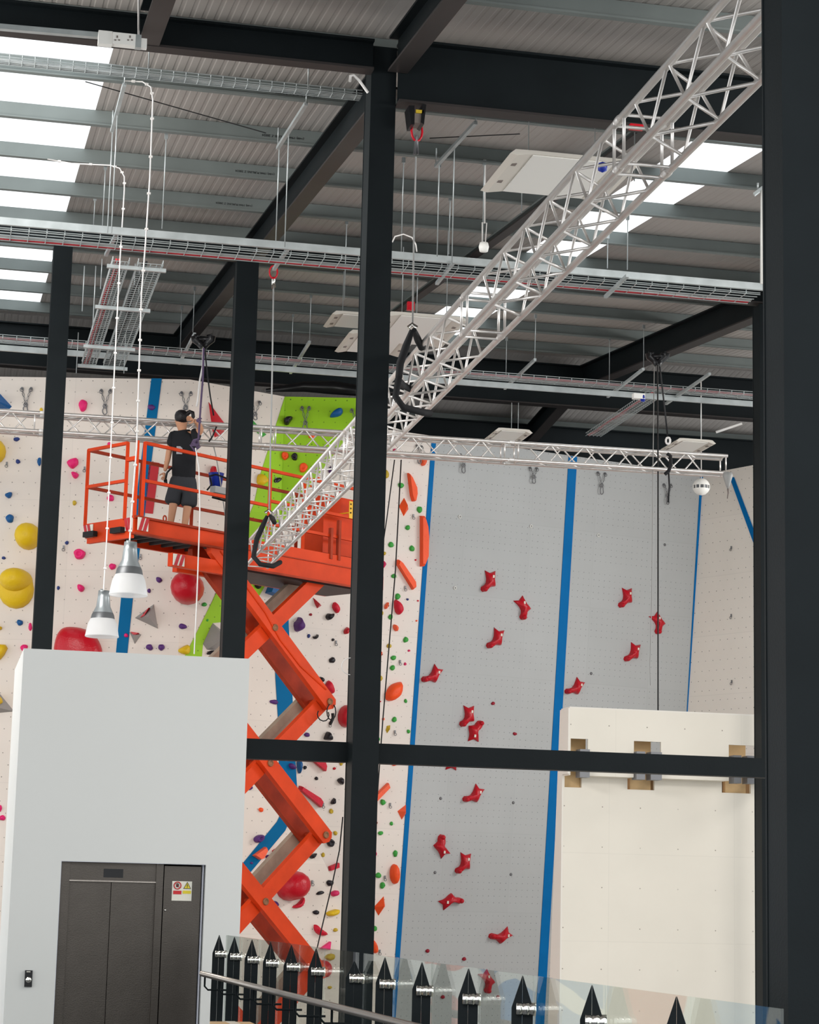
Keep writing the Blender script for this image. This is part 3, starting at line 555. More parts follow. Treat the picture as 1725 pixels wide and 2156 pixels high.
# steel frame
def ibeam(name,a,b,w,h,m,label,tf=.025,tw=.02,group='dark steel roof beams',cat='beam'):
    a,b=Vector(a),Vector(b); t=thing(name,label,cat,(a+b)/2,group); d=(b-a).normalized(); sd=d.cross(Vector((0,0,1))).normalized(); u=sd.cross(d)
    build('web',MB().bar(a,b,tw,h-2*tf),m,t)
    build('top_flange',MB().bar(a+u*(h/2-tf/2),b+u*(h/2-tf/2),w,tf),m,t); build('bottom_flange',MB().bar(a-u*(h/2-tf/2),b-u*(h/2-tf/2),w,tf),'rafter_steel',t); return t
def rafter(x,y0,y1,h,w,m,label,top=0.0,**k):
    return ibeam('rafter_beam',(x,y0,roofz(y0)+top-h/2),(x,y1,roofz(y1)+top-h/2),w,h,m,label,**k)
XC=3.98
rafter(4.1,8.5,20.0,.36,.2,'black_steel','dark steel rafter running up from the tall column towards the camera')
rafter(4.15,20.4,41,.42,.2,'black_steel','dark steel rafter behind the tall column sloping away over the platform')
rafter(12.4,20.3,41,.46,.24,'black_steel','dark steel rafter at upper right carrying the rope hoist')
rafter(1.62,8.5,19.95,.36,.2,'black_steel','dark steel rafter stub ending at top left above the socket box')
rafter(7.44,20.3,41,.09,.14,'purlin_galv','slim grey sloping tie under the roof left of the long truss')
rafter(4.15,41.2,58,.4,.22,'black_steel','dark rafter beyond the ridge left of the far luminaire')
rafter(12.4,41.2,58,.4,.22,'black_steel','dark rafter beyond the ridge behind the far right luminaire')
ibeam('cross_beam',(-12,20.05,10.14),(3.85,20.05,10.14),.16,.32,'black_steel','dark steel beam at top left joining the tall column')
ibeam('cross_beam',(4.11,20.05,10.0),(20,20.05,10.0),.2,.66,'black_steel','deep dark steel beam at top right behind the long truss')
ibeam('cross_beam',(-12,30.45,11.18),(20,30.45,11.18),.2,.3,'black_steel','dark steel beam just above the near cable tray')
ibeam('cross_beam',(-12,41,12.12),(22,41,12.12),.24,.86,'black_steel','dark ridge beam across the hall above the climbing walls')  # real ridge beam, made deeper so the bay beyond looks darker
ibeam('cross_beam',(-12,44.9,11.75),(26,44.9,11.75),.24,.8,'black_steel','added black beam standing in for the unlit roof behind the horizontal truss')  # added to put black where the far roof is only unlit
struct(build('wall_far',MB().box((-14,52,FLZ),(30,52.3,12)),'black_steel'))
def column(x,y,z0,z1,w,d,label,tf=.018):
    t=thing('steel_column',label,'column',(x+w/2,y+d/2,z0),'dark steel columns')
    build('front_flange',MB().box((x,y,z0),(x+w,y+.02,z1)),'black_steel',t); build('back_flange',MB().box((x,y+d-.02,z0),(x+w,y+d,z1)),'black_steel',t)
    build('casing',MB().box((x+.004,y+.02,z0),(x+w-.004,y+d-.02,z1)),'black_steel',t)
    build('base_plate',MB().box((x-.06,y-.06,z0),(x+w+.06,y+d+.06,z0+.025)),'black_steel',t); return t
column(3.85,20.1,FLZ,10.28,.255,.33,'tall dark steel column in the middle of the picture')
column(3.92,9.6,FLZ,9.2,.27,.27,'nearest dark steel column cut by the right edge of the picture')
column(1.24,30.3,FLZ,11.0,.27,.26,'leftmost dark steel column rising behind the white block')
column(3.89,30.3,FLZ,11.0,.32,.3,'second dark steel column in front of the scissor lift platform')
column(11.98,30.3,FLZ,11.0,.28,.3,'far dark column sliver beside the nearest column')
a=hy(522,1556,20.35); b=hy(722,1603,20.35); zt=hy(792,1565,20.35).z; zb=hy(792,1607,20.35).z
c10x=hy(526,1387,20.2).x
t=thing('crossbeam','dark square steel crossbeam joining the tall column to the nearest column','beam',(5,20.4,zt))
build('left_span',MB().box((c10x,20.35,zb),(3.855,20.53,zt)),'black_steel',t); build('right_span',MB().box((4.1,20.35,zb),(12.4,20.53,zt)),'black_steel',t)
# ------------------------------------------------------------------ box trusses
def truss(name,label,p0,p1,s,rm,rb,pitch,splices=(),group='aluminium box trusses',ends=True):
    p0,p1=Vector(p0),Vector(p1); d=(p1-p0).normalized(); L=(p1-p0).length; sd=d.cross(Vector((0,0,1))).normalized(); u=Vector((0,0,1))
    t=thing(name,label,'truss',(p0+p1)/2,group); h=s/2; cs=[(-h,h),(h,h),(h,-h),(-h,-h)]
    pt=lambda k,q:p0+d*q+sd*cs[k][0]+u*cs[k][1]
    for k in range(4): build('chord',MB().tube([pt(k,0),pt(k,L)],rm,10),'alu',t)
    n=int(L/pitch)
    for k in range(4):
        mb=MB(); k2=(k+1)%4
        for i in range(n):
            q=i*pitch+pitch*.05
            if any(abs(q+pitch/2-sp)<pitch*.55 for sp in splices): continue
            m=q+pitch*.5; e=q+pitch*.95
            a,b=(k,k2) if k%2==0 else (k2,k)
            mb.tube([pt(a,q),pt(b,m)],rb,6); mb.tube([pt(b,m),pt(a,e)],rb,6)
        build('lacing',mb,'alu',t)
    for sp in splices:
        mb=MB()
        for q in (sp-.11,sp+.11):
            for k in range(4): mb.tube([pt(k,q),pt((k+1)%4,q)],rb,6)
        build('splice_frame',mb,'alu',t)
        mb=MB()
        for k in range(4): mb.tube([pt(k,sp-.06),pt(k,sp-.03),pt(k,sp+.03),pt(k,sp+.06)],[rm*1.02,rm*1.18,rm*1.18,rm*1.02],10)
        build('coupler',mb,'alu',t)
    for q in (.03,L-.03):
        mb=MB()
        for k in range(4): mb.tube([pt(k,q),pt((k+1)%4,q)],rb,6)
        build('end_frame',mb,'alu',t)
    return t,pt,L
z2=6.75
q0=hz(1606,170,z2); q1=hz(577,1180,z2)
q1.x+=.0; 
truss('box_truss','long silver box truss running diagonally from upper right to the platform',(4.40,8.8,6.97),(4.634,32.4,6.97),.34,.027,.012,.7,(4.55,9.1,15.0))
z1=8.77-.02
zt1=hd(0,868,32.75).z; ta=hz(-120,860,zt1); tb=hz(1531,960,zt1)
T1Z=zt1-.14; ya=31.5
truss('box_truss','silver horizontal box truss spanning in front of the climbing walls',(-3.4,32.75,T1Z),(hz(1533,960,zt1).x,hz(1533,960,zt1).y+.14,T1Z),.28,.028,.0125,.56,(4.7,8.15,12.0))
# ------------------------------------------------------------------ slings, hoists and ropes
def wire(name,label,pts,r,m='cable_grey',cat='rope',group=None):
    o=build(name,MB().tube(pts,r,6),m); tag(o,label,cat,group); return o
def sag(a,b,s,n=8): 
    a,b=Vector(a),Vector(b); return [a.lerp(b,i/n)-Vector((0,0,s*4*(i/n)*(1-i/n))) for i in range(n+1)]
# near hoist on the deep beam, above the long truss
hk=hy(878,240,20.05)
t=thing('beam_hoist','brass and steel beam hoist hanging under the deep top beam','hoist',hk)
build('clamp_jaw',MB().prism([hy(861,222,19.9),hy(873,222,19.9),hy(873,262,19.9),hy(866,262,19.9)],(0,.2,0)),'black_plastic',t); build('clamp_jaw',MB().prism([hy(890,218,19.9),hy(898,220,19.9),hy(893,262,19.9),hy(887,258,19.9)],(0,.2,0)),'black_plastic',t)
build('pulley_block',MB().box(tuple(hy(873,258,19.92)),tuple(hy(889,232,19.92)+Vector((0,.16,0)))),'dark_label',t); build('brass_plate',MB().box(tuple(hy(876,237,19.9)),tuple(hy(892,232,19.9)+Vector((0,.02,0)))),'hold_mustard',t)
build('shackle',MB().tube([hy(878,277,20.05)+Vector((cos(q)*.055,0,sin(q)*.1)) for q in [i*pi/6 for i in range(12)]],.012,6,True),'hold_red',t)
build('hook',MB().bar(hy(878,240,20.05),hy(878,268,20.05),.05,.03,(0,1,0)).tube([hy(878,285,20.05),hy(876,300,20.05),hy(873,325,20.05)],.014,6).tube([hy(878,290,20.05),hy(880,325,20.05)],.012,6),'steel_grey',t)
def slingset(x,y,D,label,top,legs,loop):
    p=hd(x,y,D); t=thing('lifting_sling',label,'sling',p,'black round slings around the trusses')
    for l in legs: build('strap',MB().tube([hd(*q) for q in l],[.025]+[.038]*(len(l)-2)+[.034],8),'sling',t)
    build('shackle',MB().tube([hd(*q) for q in top],.02,6),'chrome',t)
    for l in loop: build('choke_loop',MB().tube([hd(*q) for q in l],.034,8),'sling',t)
slingset(870,690,20.6,'black lifting sling around the long truss right of the tall column',None or [(860,690,20.4),(868,683,20.4),(878,690,20.4)],
 [[(868,695,20.4),(855,730,20.4),(843,765,20.4),(840,795,20.45)],[(872,695,20.4),(880,715,20.6),(888,732,20.8)]],
 [[(840,795,20.4),(833,835,20.3),(850,858,20.3),(890,868,20.4),(905,870,20.9)],[(838,800,20.5),(850,812,20.9),(866,820,21.2)]])
slingset(566,1085,29.2,'black lifting sling around the lower end of the long truss',[(558,1080,29.3),(566,1074,29.3),(574,1082,29.3)],
 [[(563,1086,29.3),(552,1110,29.3),(541,1135,29.3),(538,1150,29.3)],[(569,1086,29.3),(574,1092,29.6),(578,1100,29.9)]],
 [[(538,1150,29.2),(534,1172,29.0),(548,1188,28.9),(575,1192,29.0),(590,1184,29.8)]])
wire('hoist_wire','thin grey hoist wire from the brass beam hoist to the near sling',[hy(876,330,20.05),hy(872,480,20.1),hd(869,684,20.4)],.009)
hk2=hd(576,560,29.4)
wire('hoist_wire','thin grey hoist wire left of the tall column down to the lower sling',[hd(576,600,29.4),hd(573,800,29.4),hd(567,1074,29.3)],.011)
t=thing('wire_hook','red ringed wire hook hanging at the near cable tray','hook',hk2)
build('ring',MB().tube([hd(576,573,29.4)+Vector((cos(q)*.055,0,sin(q)*.09)) for q in [i*pi/6 for i in range(12)]],.012,6,True),'hold_red',t)
build('clip',MB().tube([hd(575,583,29.4),hd(574,608,29.4)],.018,6).tube([hd(577,583,29.4),hd(579,605,29.4)],.014,6),'chrome',t)
def triclamp(x,y,D,label):
    p=hd(x,y,D); t=thing('beam_clamp',label,'clamp',p,'black beam clamps under the rafters'); k=D/FPX
    P=lambda a,b:hd(x+a,y+b,D)
    for s in (-1,1): build('jaw',MB().tube([P(s*19,-9),P(s*17,-1),P(s*9,6),P(0,14)],[.055,.06,.05,.06],8).tube([P(s*19,-9),P(s*8,-7)],.03,6),'black_plastic',t)
    build('pin',MB().tube([P(-15,-2),P(15,-2)],.03,6),'black_plastic',t)
triclamp(428,716,31.5,'black beam clamp with ropes above the worker');triclamp(1385,752,32.5,'black beam clamp with ropes above the far right truss end')
DR=32.5
wire('hanging_rope','white rope from the beam clamp down beside the worker',[hd(428,730,DR),hd(427,770,DR),hd(421,800,DR),hd(416,845,DR),hd(414,856,DR)],.014,'cable_white',group='ropes and slings above the worker')
wire('hanging_rope','purple rope running from the clamp down to the worker hand',[hd(429,732,32.4),hd(427,800,32.4),hd(423,850,32.4),hd(421,880,32.3),hd(418,925,32.2),hd(414,938,32.2)],.015,'purple_rope',group='ropes and slings above the worker')
wire('hanging_rope','thin dark rope from the clamp towards the red wedge hold',[hd(431,732,DR),hd(437,790,DR),hd(443,835,DR),hd(450,875,DR)],.012,'cable_black',group='ropes and slings above the worker')
wire('hanging_rope','long pale rope falling past the worker in front of the platform',[hd(412,944,31.4),hd(419,985,30.8),hd(421,1080,30.6),hd(415,1250,30.6),hd(409,1377,30.6)],.010,'cable_white',group='ropes and slings above the worker')
t=thing('rope_bundle','dark purple knotted rope bundle held at the truss by the worker','rope bundle',hd(412,930,31.3))
build('coil',MB().tube([hd(418+6*sin(i*1.9),880+i*2.2+3*cos(i*2.7),32.0) for i in range(5)],.022,6).tube([hd(411+10*sin(i*1.7),925+i*1.6+6*cos(i*2.3),32.1) for i in range(14)],.024,6),'purple_rope',t)
build('strap_tail',MB().tube([hd(456,898,32.1),hd(448,918,32.1),hd(440,930,32.1)],.012,6),'cable_black',t)
DF=32.6
wire('hanging_rope','long black rope hanging from the far right clamp over the grey wall',[hd(1385,768,DF),hd(1386,990,DF+2),hd(1386,1200,DF+3),hd(1386,1497,DF+3.6)],.012,'cable_black',group='ropes below the far right clamp')
wire('hanging_rope','thin grey rope left of the long black rope, ending mid-wall',[hd(1378,770,DF),hd(1375,1000,DF+2),hd(1373,1250,DF+3),hd(1369,1400,DF+3),hd(1370,1443,DF+3)],.007,'cable_grey',group='ropes below the far right clamp')
wire('hanging_rope','short black rope sliding down to a white loop',[hd(1389,768,DF),hd(1393,800,DF),hd(1401,870,DF),hd(1406,918,DF)],.014,'cable_black',group='ropes below the far right clamp')
wire('rope_loop','small white rope loop hanging at the far right ropes',[hd(1407+4.5*sin(q),928-7*cos(q),DF) for q in [i*pi/5 for i in range(11)]],.018,'cable_white',group='ropes below the far right clamp')
wire('rope_hook','black hook wrapped on the right end of horizontal truss',[hd(1405,955,33.6),hd(1412,960,33.6),hd(1413,980,33.6),hd(1408,992,33.6),hd(1400,999,33.6)],.03,'sling','hook')
wire('hanging_rope','short black rope tail under the hook on the horizontal truss',[hd(1408,990,33.6),hd(1410,1025,33.6),hd(1407,1058,33.6)],.015,'cable_black',group='ropes below the far right clamp')
wire('climbing_rope','thin dark auto-belay line crossing the white strip, right of two',[hd(845,968,36),hd(833,1200,36),hd(806,1520,36),hd(793,1700,36),hd(783,1830,36)],.011,'cable_black',group='belay lines over the white strip')
wire('climbing_rope','thin dark line slanting behind the tall column, left of two',[hd(831,968,36),hd(815,1090,36),hd(806,1150,36)],.011,'cable_black',group='belay lines over the white strip')
wire('climbing_rope','thin dark line falling over white wall left of the tall column below crossbeam',[hd(722,1720,34),hd(715,1790,34),hd(700,1860,34),hd(688,1910,34),hd(668,1996,34)],.011,'cable_black',group='belay lines over the white strip')
wire('climbing_rope','thin line behind the second column right of the blue bucket',[hd(440,900,33.5),hd(455,960,33.5),hd(462,1000,33.5),hd(478,1110,33.5)],.009,'cable_grey')
# ------------------------------------------------------------------ cable trays
def tray(name,label,x0,x1,y,z,w,rods,group='wire cable trays',cable='cable_red',flip=1,step=.21,dp=.055):
    t=thing(name,label,'cable tray',((x0+x1)/2,y,z),group); mb=MB(); r=.006
    for yy,zz in [(y-w/2,z+dp),(y-w/2,z+dp*.4),(y-w/2,z),(y-w/4,z),(y,z),(y+w/4,z),(y+w/2,z),(y+w/2,z+dp)]: mb.tube([(x0,yy,zz),(x1,yy,zz)],r,4,cap=False)
    x=x0
    while x<x1:
        mb.tube([(x,y-w/2,z+dp),(x,y-w/2,z-.0),(x,y+w/2,z-.0),(x,y+w/2,z+dp)],r,4,cap=False); x+=step
    build('wire_basket',mb,'galv',t)
    for i in range(3):
        yy=y+w*.5-i*.03 if flip>0 else y-w*.3+i*.03; build('cable',MB().tube([(x0+(x1-x0)*k/24,yy+.008*sin(k*1.9+i),z+.018+.004*sin(k*2.3+i)) for k in range(25)],.011,6),cable if i<2 else 'cable_white',t)
    build('cable',MB().tube([(x0+(x1-x0)*k/24,y+w*.2+.02*sin(k*1.3),z+.014) for k in range(25)],.012,6),'cable_grey',t)
    for px,yt,yb in rods:
        a=hroof(px,yt,0); b=hy(px-.05*(yb-yt)*(1-px/1500),yb,a.y); b.x=a.x
        build('hanger_rod',MB().tube([a,b],.007,6).box((a.x-.02,a.y-.02,a.z-.02),(a.x+.02,a.y+.02,a.z+.05)),'galv',t)
    return t
t1=tray('cable_tray','galvanised cable tray with red cable crossing the whole picture at mid height',-6.2,9.95,25.36,9.58,.44,[(350,290,482),(222,355,475),(200,420,473),(850,340,530),(925,350,540),(948,420,535),(1020,345,515),(1280,500,565),(1322,460,568),(1100,345,448)])
build('support_channel',MB().box((-6.2,25.0,9.6),(9.95,25.04,9.69)),'galv',t1)
t2=tray('cable_tray','galvanised cable tray with red cable crossing lower in front of the ridge',-6.5,16,32.75,10.13,.3,[(410,610,700),(383,650,740),(655,625,720),(617,665,755),(1128,668,757),(1067,715,790),(1356,690,775),(1284,715,800),(730,470,630)],flip=-1)
build('support_channel',MB().box((-6.5,32.98,10.03),(16,33.02,10.12)),'galv',t2)
# second small basket above tray one, upper left
p=hy(0,130,21.6); t=tray('cable_tray','thin wire basket tray at top left under the first purlins',-5.0,hy(760,205,21.6).x,21.6,(hy(0,130,21.6).z+hy(760,205,21.6).z)/2,.16,[(650,140,190),(315,90,145)],step=.13,cable='cable_black')
def strut(p,q,label,parent=None):
    m=MB().bar(p,q,.041,.041)
    return build('trapeze_channel',m,'galv',parent)
def strz(xa,ya,xb,yb,z,parent): return strut(hz(xa,ya,z),hz(xb,yb,z),'',parent)
strz(248,487,223,537,9.72,t1);strz(607,523,577,567,9.62,t1);strz(957,550,920,597,9.6,t1);strz(1322,580,1275,625,9.55,t1)
strz(410,703,378,765,10.25,t2);strz(652,720,612,785,10.25,t2);strz(1127,757,1063,818,10.2,t2);strz(1355,777,1280,835,10.15,t2);strz(1495,787,1403,850,10.1,t2)
for i,(a,b,c,d,zz,rds,lb) in enumerate([(645,218,585,312,10.55,[(608,282,520),(588,312,507)],'dark slotted channel with two rods left of the tall column'),(1002,258,918,350,10.6,[(957,312,560),(925,345,540)],'dark slotted channel with rods right of the tall column'),(262,178,236,276,10.55,[(247,240,490),(237,275,490)],'steel channel with two rods at upper left under the purlins')]):
    p,q=hz(a,b,zz),hz(c,d,zz); t=thing('slotted_channel',lb,'channel',(p+q)/2,'slotted steel channels under the roof'); strut(p,q,'',t)
    for px,yt,yb in rds:
        s=hz(px,yt,zz); e=hy(px-.04*(yb-yt)*(1-px/1500),yb,s.y); e.x=s.x; build('hanger_rod',MB().tube([s,e],.007,6),'galv',t)
    for px in (a-2,c+2):
        s=p if px==a-2 else q; build('bracket',MB().tube([s,(s.x,s.y,roofz(s.y)+.02)],.008,6),'galv',t)
# sloping pair of trays running away from tray one
def crosstray(xc,w,y0,y1,z,label,cable):
    t=thing('cable_tray',label,'cable tray',(xc,(y0+y1)/2,z),'wire cable trays'); mb=MB(); r=.006; dp=.055
    for xx,zz in [(xc-w/2,z+dp),(xc-w/2,z),(xc-w/4,z),(xc,z),(xc+w/4,z),(xc+w/2,z),(xc+w/2,z+dp)]: mb.tube([(xx,y0,zz),(xx,y1,zz)],r,4,cap=False)
    y=y0
    while y<y1: mb.tube([(xc-w/2,y,z+dp),(xc-w/2,y,z),(xc+w/2,y,z),(xc+w/2,y,z+dp)],r,4,cap=False); y+=.1
    build('wire_basket',mb,'galv',t)
    for i in range(2): build('cable',MB().tube([(xc-w*.3+i*.035+.015*sin(k),y0+(y1-y0)*k/16,z+.02) for k in range(17)],.014,6),cable,t)
    return t
pa=hz(252,545,9.45); pb=hz(195,772,9.45)
c1=crosstray(1.86,.2,pa.y,pb.y-.2,9.42,'narrow wire cable tray running away from the near tray, left of two','cable_red')
c2=crosstray(2.22,.3,pa.y,pb.y-.2,9.42,'wider wire cable tray running away beside the narrow one','cable_black')
for yy,lb in ((pa.y+.15,'nearest'),(27.6,'second'),(29.75,'third'),(pb.y-.25,'farthest')):
    tag(build('support_bracket',MB().bar((1.70,yy,9.39),(2.42,yy,9.39),.045,.045),'galv'),lb+' flat steel bracket under the paired wire trays','bracket','brackets under the paired trays')
for xa,ya,yb in [(202,560,700),(215,545,612),(285,555,610),(295,555,620),(265,700,790),(165,700,790),(178,560,660)]:
    a=hd(xa,ya,28.3 if ya<600 else 31); b=Vector((a.x,a.y,hd(xa,yb,28.3 if ya<600 else 31).z)); build('hanger_rod',MB().tube([a,b],.007,6),'galv',c1)
p=hz(1330,905,9.5);
c3=crosstray(12.1,.3,35.5,39.3,10.75,'short wire tray at right under the far cable tray','cable_red')
# ------------------------------------------------------------------ luminaires
def luminaire(x0,y0,x1,y1,Y,depth,label,rods=(),rot=0):
    a=hy(x0,y1,Y); b=hy(x1,y1,Y); zc=a.z; X0,X1=a.x,b.x; L=X1-X0
    t=thing('panel_luminaire',label,'ceiling light',((X0+X1)/2,Y,zc),'white panel luminaires under the roof')
    ft=MB(); cx=.18*L; pts=[(X0,Y,zc),(X0+.06,Y-.0,zc+.05),(X0+cx,Y,zc+.055),(X1-cx,Y,zc+.055),(X1-.06,Y,zc+.05),(X1,Y,zc),(X1-cx*.3,Y,zc-.015),(X1-cx,Y,zc+.015),(X0+cx,Y,zc+.015),(X0+cx*.3,Y,zc-.015)]
    ft.prism(pts,(0,depth,0)); build('housing',ft,'led_white',t)
    build('diffuser',MB().box((X0+cx,Y+.03,zc+.006),(X1-cx,Y+depth-.03,zc+.014)),'pvc_white',t)
    for s in (0,1):
        for k in (.25,.7):
            xx=X0+cx*.45 if s==0 else X1-cx*.45; build('vent',MB().box((xx-.035,Y+depth*k-.04,zc-.012),(xx+.035,Y+depth*k+.04,zc-.004)),'dark_label',t)
    for px,yt in rods:
        p=hy(px,yt,Y+depth/2); build('hanger_wire',MB().tube([p,(p.x,p.y,zc+.05)],.006,6),'galv',t)
    return t
luminaire(1075,0,1345,322,21.3,1.3,'large white panel luminaire beside the long truss at upper right',[(1117,42),(1255,55),(1338,62)])
luminaire(815,0,985,662,29.0,1.6,'white panel luminaire right of the tall column behind the truss',[(945,450),(850,520)])
luminaire(735,0,880,700,31.0,1.2,'white panel luminaire low behind the tall column and truss',[(880,560)])
luminaire(700,0,830,660,31.2,.8,'white panel luminaire peeking out left of the tall column',[(727,480)])
luminaire(1043,0,1122,906,35.5,.9,'white luminaire hanging below the ridge beam left of the ropes',[(1078,848),(1092,848)])
luminaire(1424,0,1508,928,33.0,.9,'white luminaire at far right above the ball detector',[(1476,840)])
# arch of flex over the near luminaire
wire('flex_conduit','white arched flex above the large upper right luminaire',[hy(1257,265,21.5),hy(1256,165,21.5)]+[hy(1297-41*cos(q),150-38*sin(q),21.5) for q in [i*pi/10 for i in range(11)]]+[hy(1338,165,21.5),hy(1338,200,21.5)],.009,'cable_white','conduit')
wire('flex_conduit','white hooked flex at the top of the tall column',[hy(737,172,19.9),hy(738,160,19.9),hy(745,158,19.9),hy(757,170,19.9),hy(775,195,19.95)],.014,'cable_white','conduit')
wire('flex_conduit','small white arched flex right of the tall column above the tray',[hd(826,510,26),hd(832,498,26),hd(850,493,26),hd(868,500,26),hd(876,515,26),hd(878,530,26)],.009,'cable_white','conduit')
wire('bracing_wire','thin dark bracing wire crossing the roof at upper left',[hroof(180,172,-.05),hroof(560,280,-.05)],.006,'cable_black','wire')
wire('bracing_wire','thin dark bracing wire from the brass hoist to the large luminaire',[hroof(905,291,-.05),hroof(1095,282,-.05)],.006,'cable_black','wire')
p=hd(1019,520,25.5); t=thing('hanging_sensor','white sensor hanging on a wire loop right of the tall column','sensor',p)
build('body',MB().lathe(p,[(.001,-.06),(.05,-.055),(.062,0),(.05,.05),(.001,.055)],16),'pvc_white',t)
build('wire_loop',MB().tube([p+Vector((-.02,0,.05)),p+Vector((-.025,0,.3)),hd(1021,470,25.5),p+Vector((.03,0,.3)),p+Vector((.02,0,.05))],.006,6).tube([hd(1021,470,25.5),hd(1022,348,25.5)],.007,6),'cable_white',t)
p=hd(1477,1025,38.6); t=thing('ball_detector','white ball shaped detector hanging below the right end of horizontal truss','detector',p); r=.155
build('shell',MB().lathe(p,[(.001,-r),(r*.5,-r*.87),(r*.8,-r*.6),(r*.97,-r*.28),(r*.97,-r*.25)],24).lathe(p,[(r*.99,r*.12),(r*.97,r*.3),(r*.8,r*.62),(r*.5,r*.88),(.001,r)],24),'pvc_white',t)
build('vent_band',MB().lathe(p,[(r*.9,-r*.25),(r*.9,r*.12)],24),'shade_band',t)
for i in range(12):
    a=i*pi/6; build('vent_rib',MB().bar(p+Vector((cos(a)*r*.95,sin(a)*r*.95,-r*.27)),p+Vector((cos(a)*r*.95,sin(a)*r*.95,r*.14)),.014,.012),'pvc_white',t)
build('stem',MB().tube([p+Vector((0,0,r)),hd(1476.5,803,38.6)],.009,6),'cable_white',t)
# wrapped sensor at the truss end
p=hd(1533,1008,33.7); t=thing('wrapped_pulley','grey plastic wrapped pulley hanging from the right truss end','pulley',p)
build('wrap',MB().lathe(hd(1533,1002,33.7),[(.001,.06),(.07,.05),(.08,0),(.055,-.08),(.035,-.15),(.012,-.2),(.001,-.2)],9),'cable_grey',t)
build('tail',MB().tube([hd(1533,1023,33.7),hd(1534,1038,33.7),hd(1532,1050,33.7)],[.02,.015,.008],6),'dark_label',t)
# socket box, trunking at top left
zz=hy(260,80,19.5)
t=thing('socket_trunking','white trunking with double socket box at top left','socket box',zz)
def fbox(x0,y0,x1,y1,Y,d,name,m,par):
    a=hy(x0,y0,Y); b=hy(x1,y1,Y); return build(name,MB().box((a.x,Y,b.z),(b.x,Y+d,a.z)),m,par)
build('trunking_rail',MB().bar(hy(-60,52,19.6),hy(215,76,19.6),.06,.05),'galv',t)
fbox(208,63,236,94,19.5,.08,'junction_box','pvc_white',t); so=fbox(238,67,285,96,19.48,.09,'double_socket','pvc_white',t); fbox(286,72,297,100,19.5,.07,'end_clip','galv',t); fbox(297,80,309,102,19.52,.05,'end_cap','pvc_white',t)
for x in (247,274):
    for dx,dy,w,h in ((0,-3,3,5),(-4,4,4,3),(4,4,4,3)): 
        s=fbox(x+dx-w/2,80+dy-h/2,x+dx+w/2,80+dy+h/2,19.475,.004,'socket_slot','dark_label',t)
build('drop_wire',MB().tube([hy(292,72,19.55),hy(292,-40,19.55)],.012,6),'cable_white',t)
p=hd(1598,400,22); t=thing('pipe_bracket','white vertical pipe with bracket beside the nearest column','pipe',p)
build('pipe',MB().tube([hd(1606,400,22),hd(1605,598,22)],.02,8),'pvc_white',t); build('bracket',MB().bar(hd(1588,410,22),hd(1610,393,22),.05,.03).tube([hd(1596,400,22),hd(1596,385,22)],.01,6),'galv',t)
wire('window_stay','thin white rod beside the far right luminaire',[hd(1508,910,33),hd(1563,892,33)],.02,'cable_white','rod')
p=hd(1345,835,33); t=thing('blue_sensor','white sensor with blue cap under the far cable tray','sensor',p)
build('body',MB().obox(p,(.09,0,0),(0,.05,0),(0,0,.04)),'pvc_white',t); build('cap',MB().lathe(hd(1354,838,33),[(.001,-.06),(.03,-.055),(.045,0),(.04,.05),(.001,.055)],12),'bucket_blue',t)
for (x,y),l in (((1358,170),'behind the long truss at upper right'),): pass
tag(build('red_fitting',MB().obox(hd(1340,268,21.5),(.07,0,0),(0,.03,0),(0,0,.025)),'hold_red'),'small red fitting behind the long truss at the luminaire end','fitting')
tag(build('red_fitting',MB().obox(hd(865,645,30),(.05,0,0),(0,.03,0),(0,0,.06)),'hold_red'),'small red fitting right of the tall column beside the hoist wire','fitting')
tag(build('blue_fitting',MB().lathe(hd(1269,352,19),[(.001,-.05),(.04,-.03),(.045,.03),(.001,.05)],10),'bucket_blue'),'small blue fitting behind the long truss','fitting')
# dark air duct shapes below the ridge, above the green panel
tag(build('air_duct',MB().tube([hd(560,822,41),hd(640,814,41),hd(700,816,41),hd(770,824,41)],[.03,.10,.13,.1],10),'black_plastic'),'dark hanging banner roll above the green panel','duct')
wire('flex_loop','thin white wire loop sticking out left of the tall column',[hy(738+0*q,1403,20.15)+Vector((-.085*sin(q),0,.08*cos(q))) for q in [i*pi/10 for i in range(11)]],.004,'cable_white','wire')
pt=hd(802,1228,36.2); t=thing('number_tag','small red framed tag peeking out right of the tall column','tag',pt)
build('tag_frame',MB().tube([pt+Vector((a*.035,0,b*.11)) for a,b in ((-1,-1),(1,-1),(1,1),(-1,1))],.010,5,True),'sign_red',t)
build('tag_plate',MB().obox(pt,(.034,0,0),(0,.004,0),(0,0,.108)),'white_sign',t)
build('tag_letter',MB().obox(pt+Vector((-.012,-.008,0)),(.006,0,0),(0,.003,0),(0,0,.05)).obox(pt+Vector((0,-.008,.045)),(.015,0,0),(0,.003,0),(0,0,.006)).obox(pt+Vector((0,-.008,0)),(.015,0,0),(0,.003,0),(0,0,.006)).obox(pt+Vector((0,-.008,-.045)),(.015,0,0),(0,.003,0),(0,0,.006)),'sign_red',t)
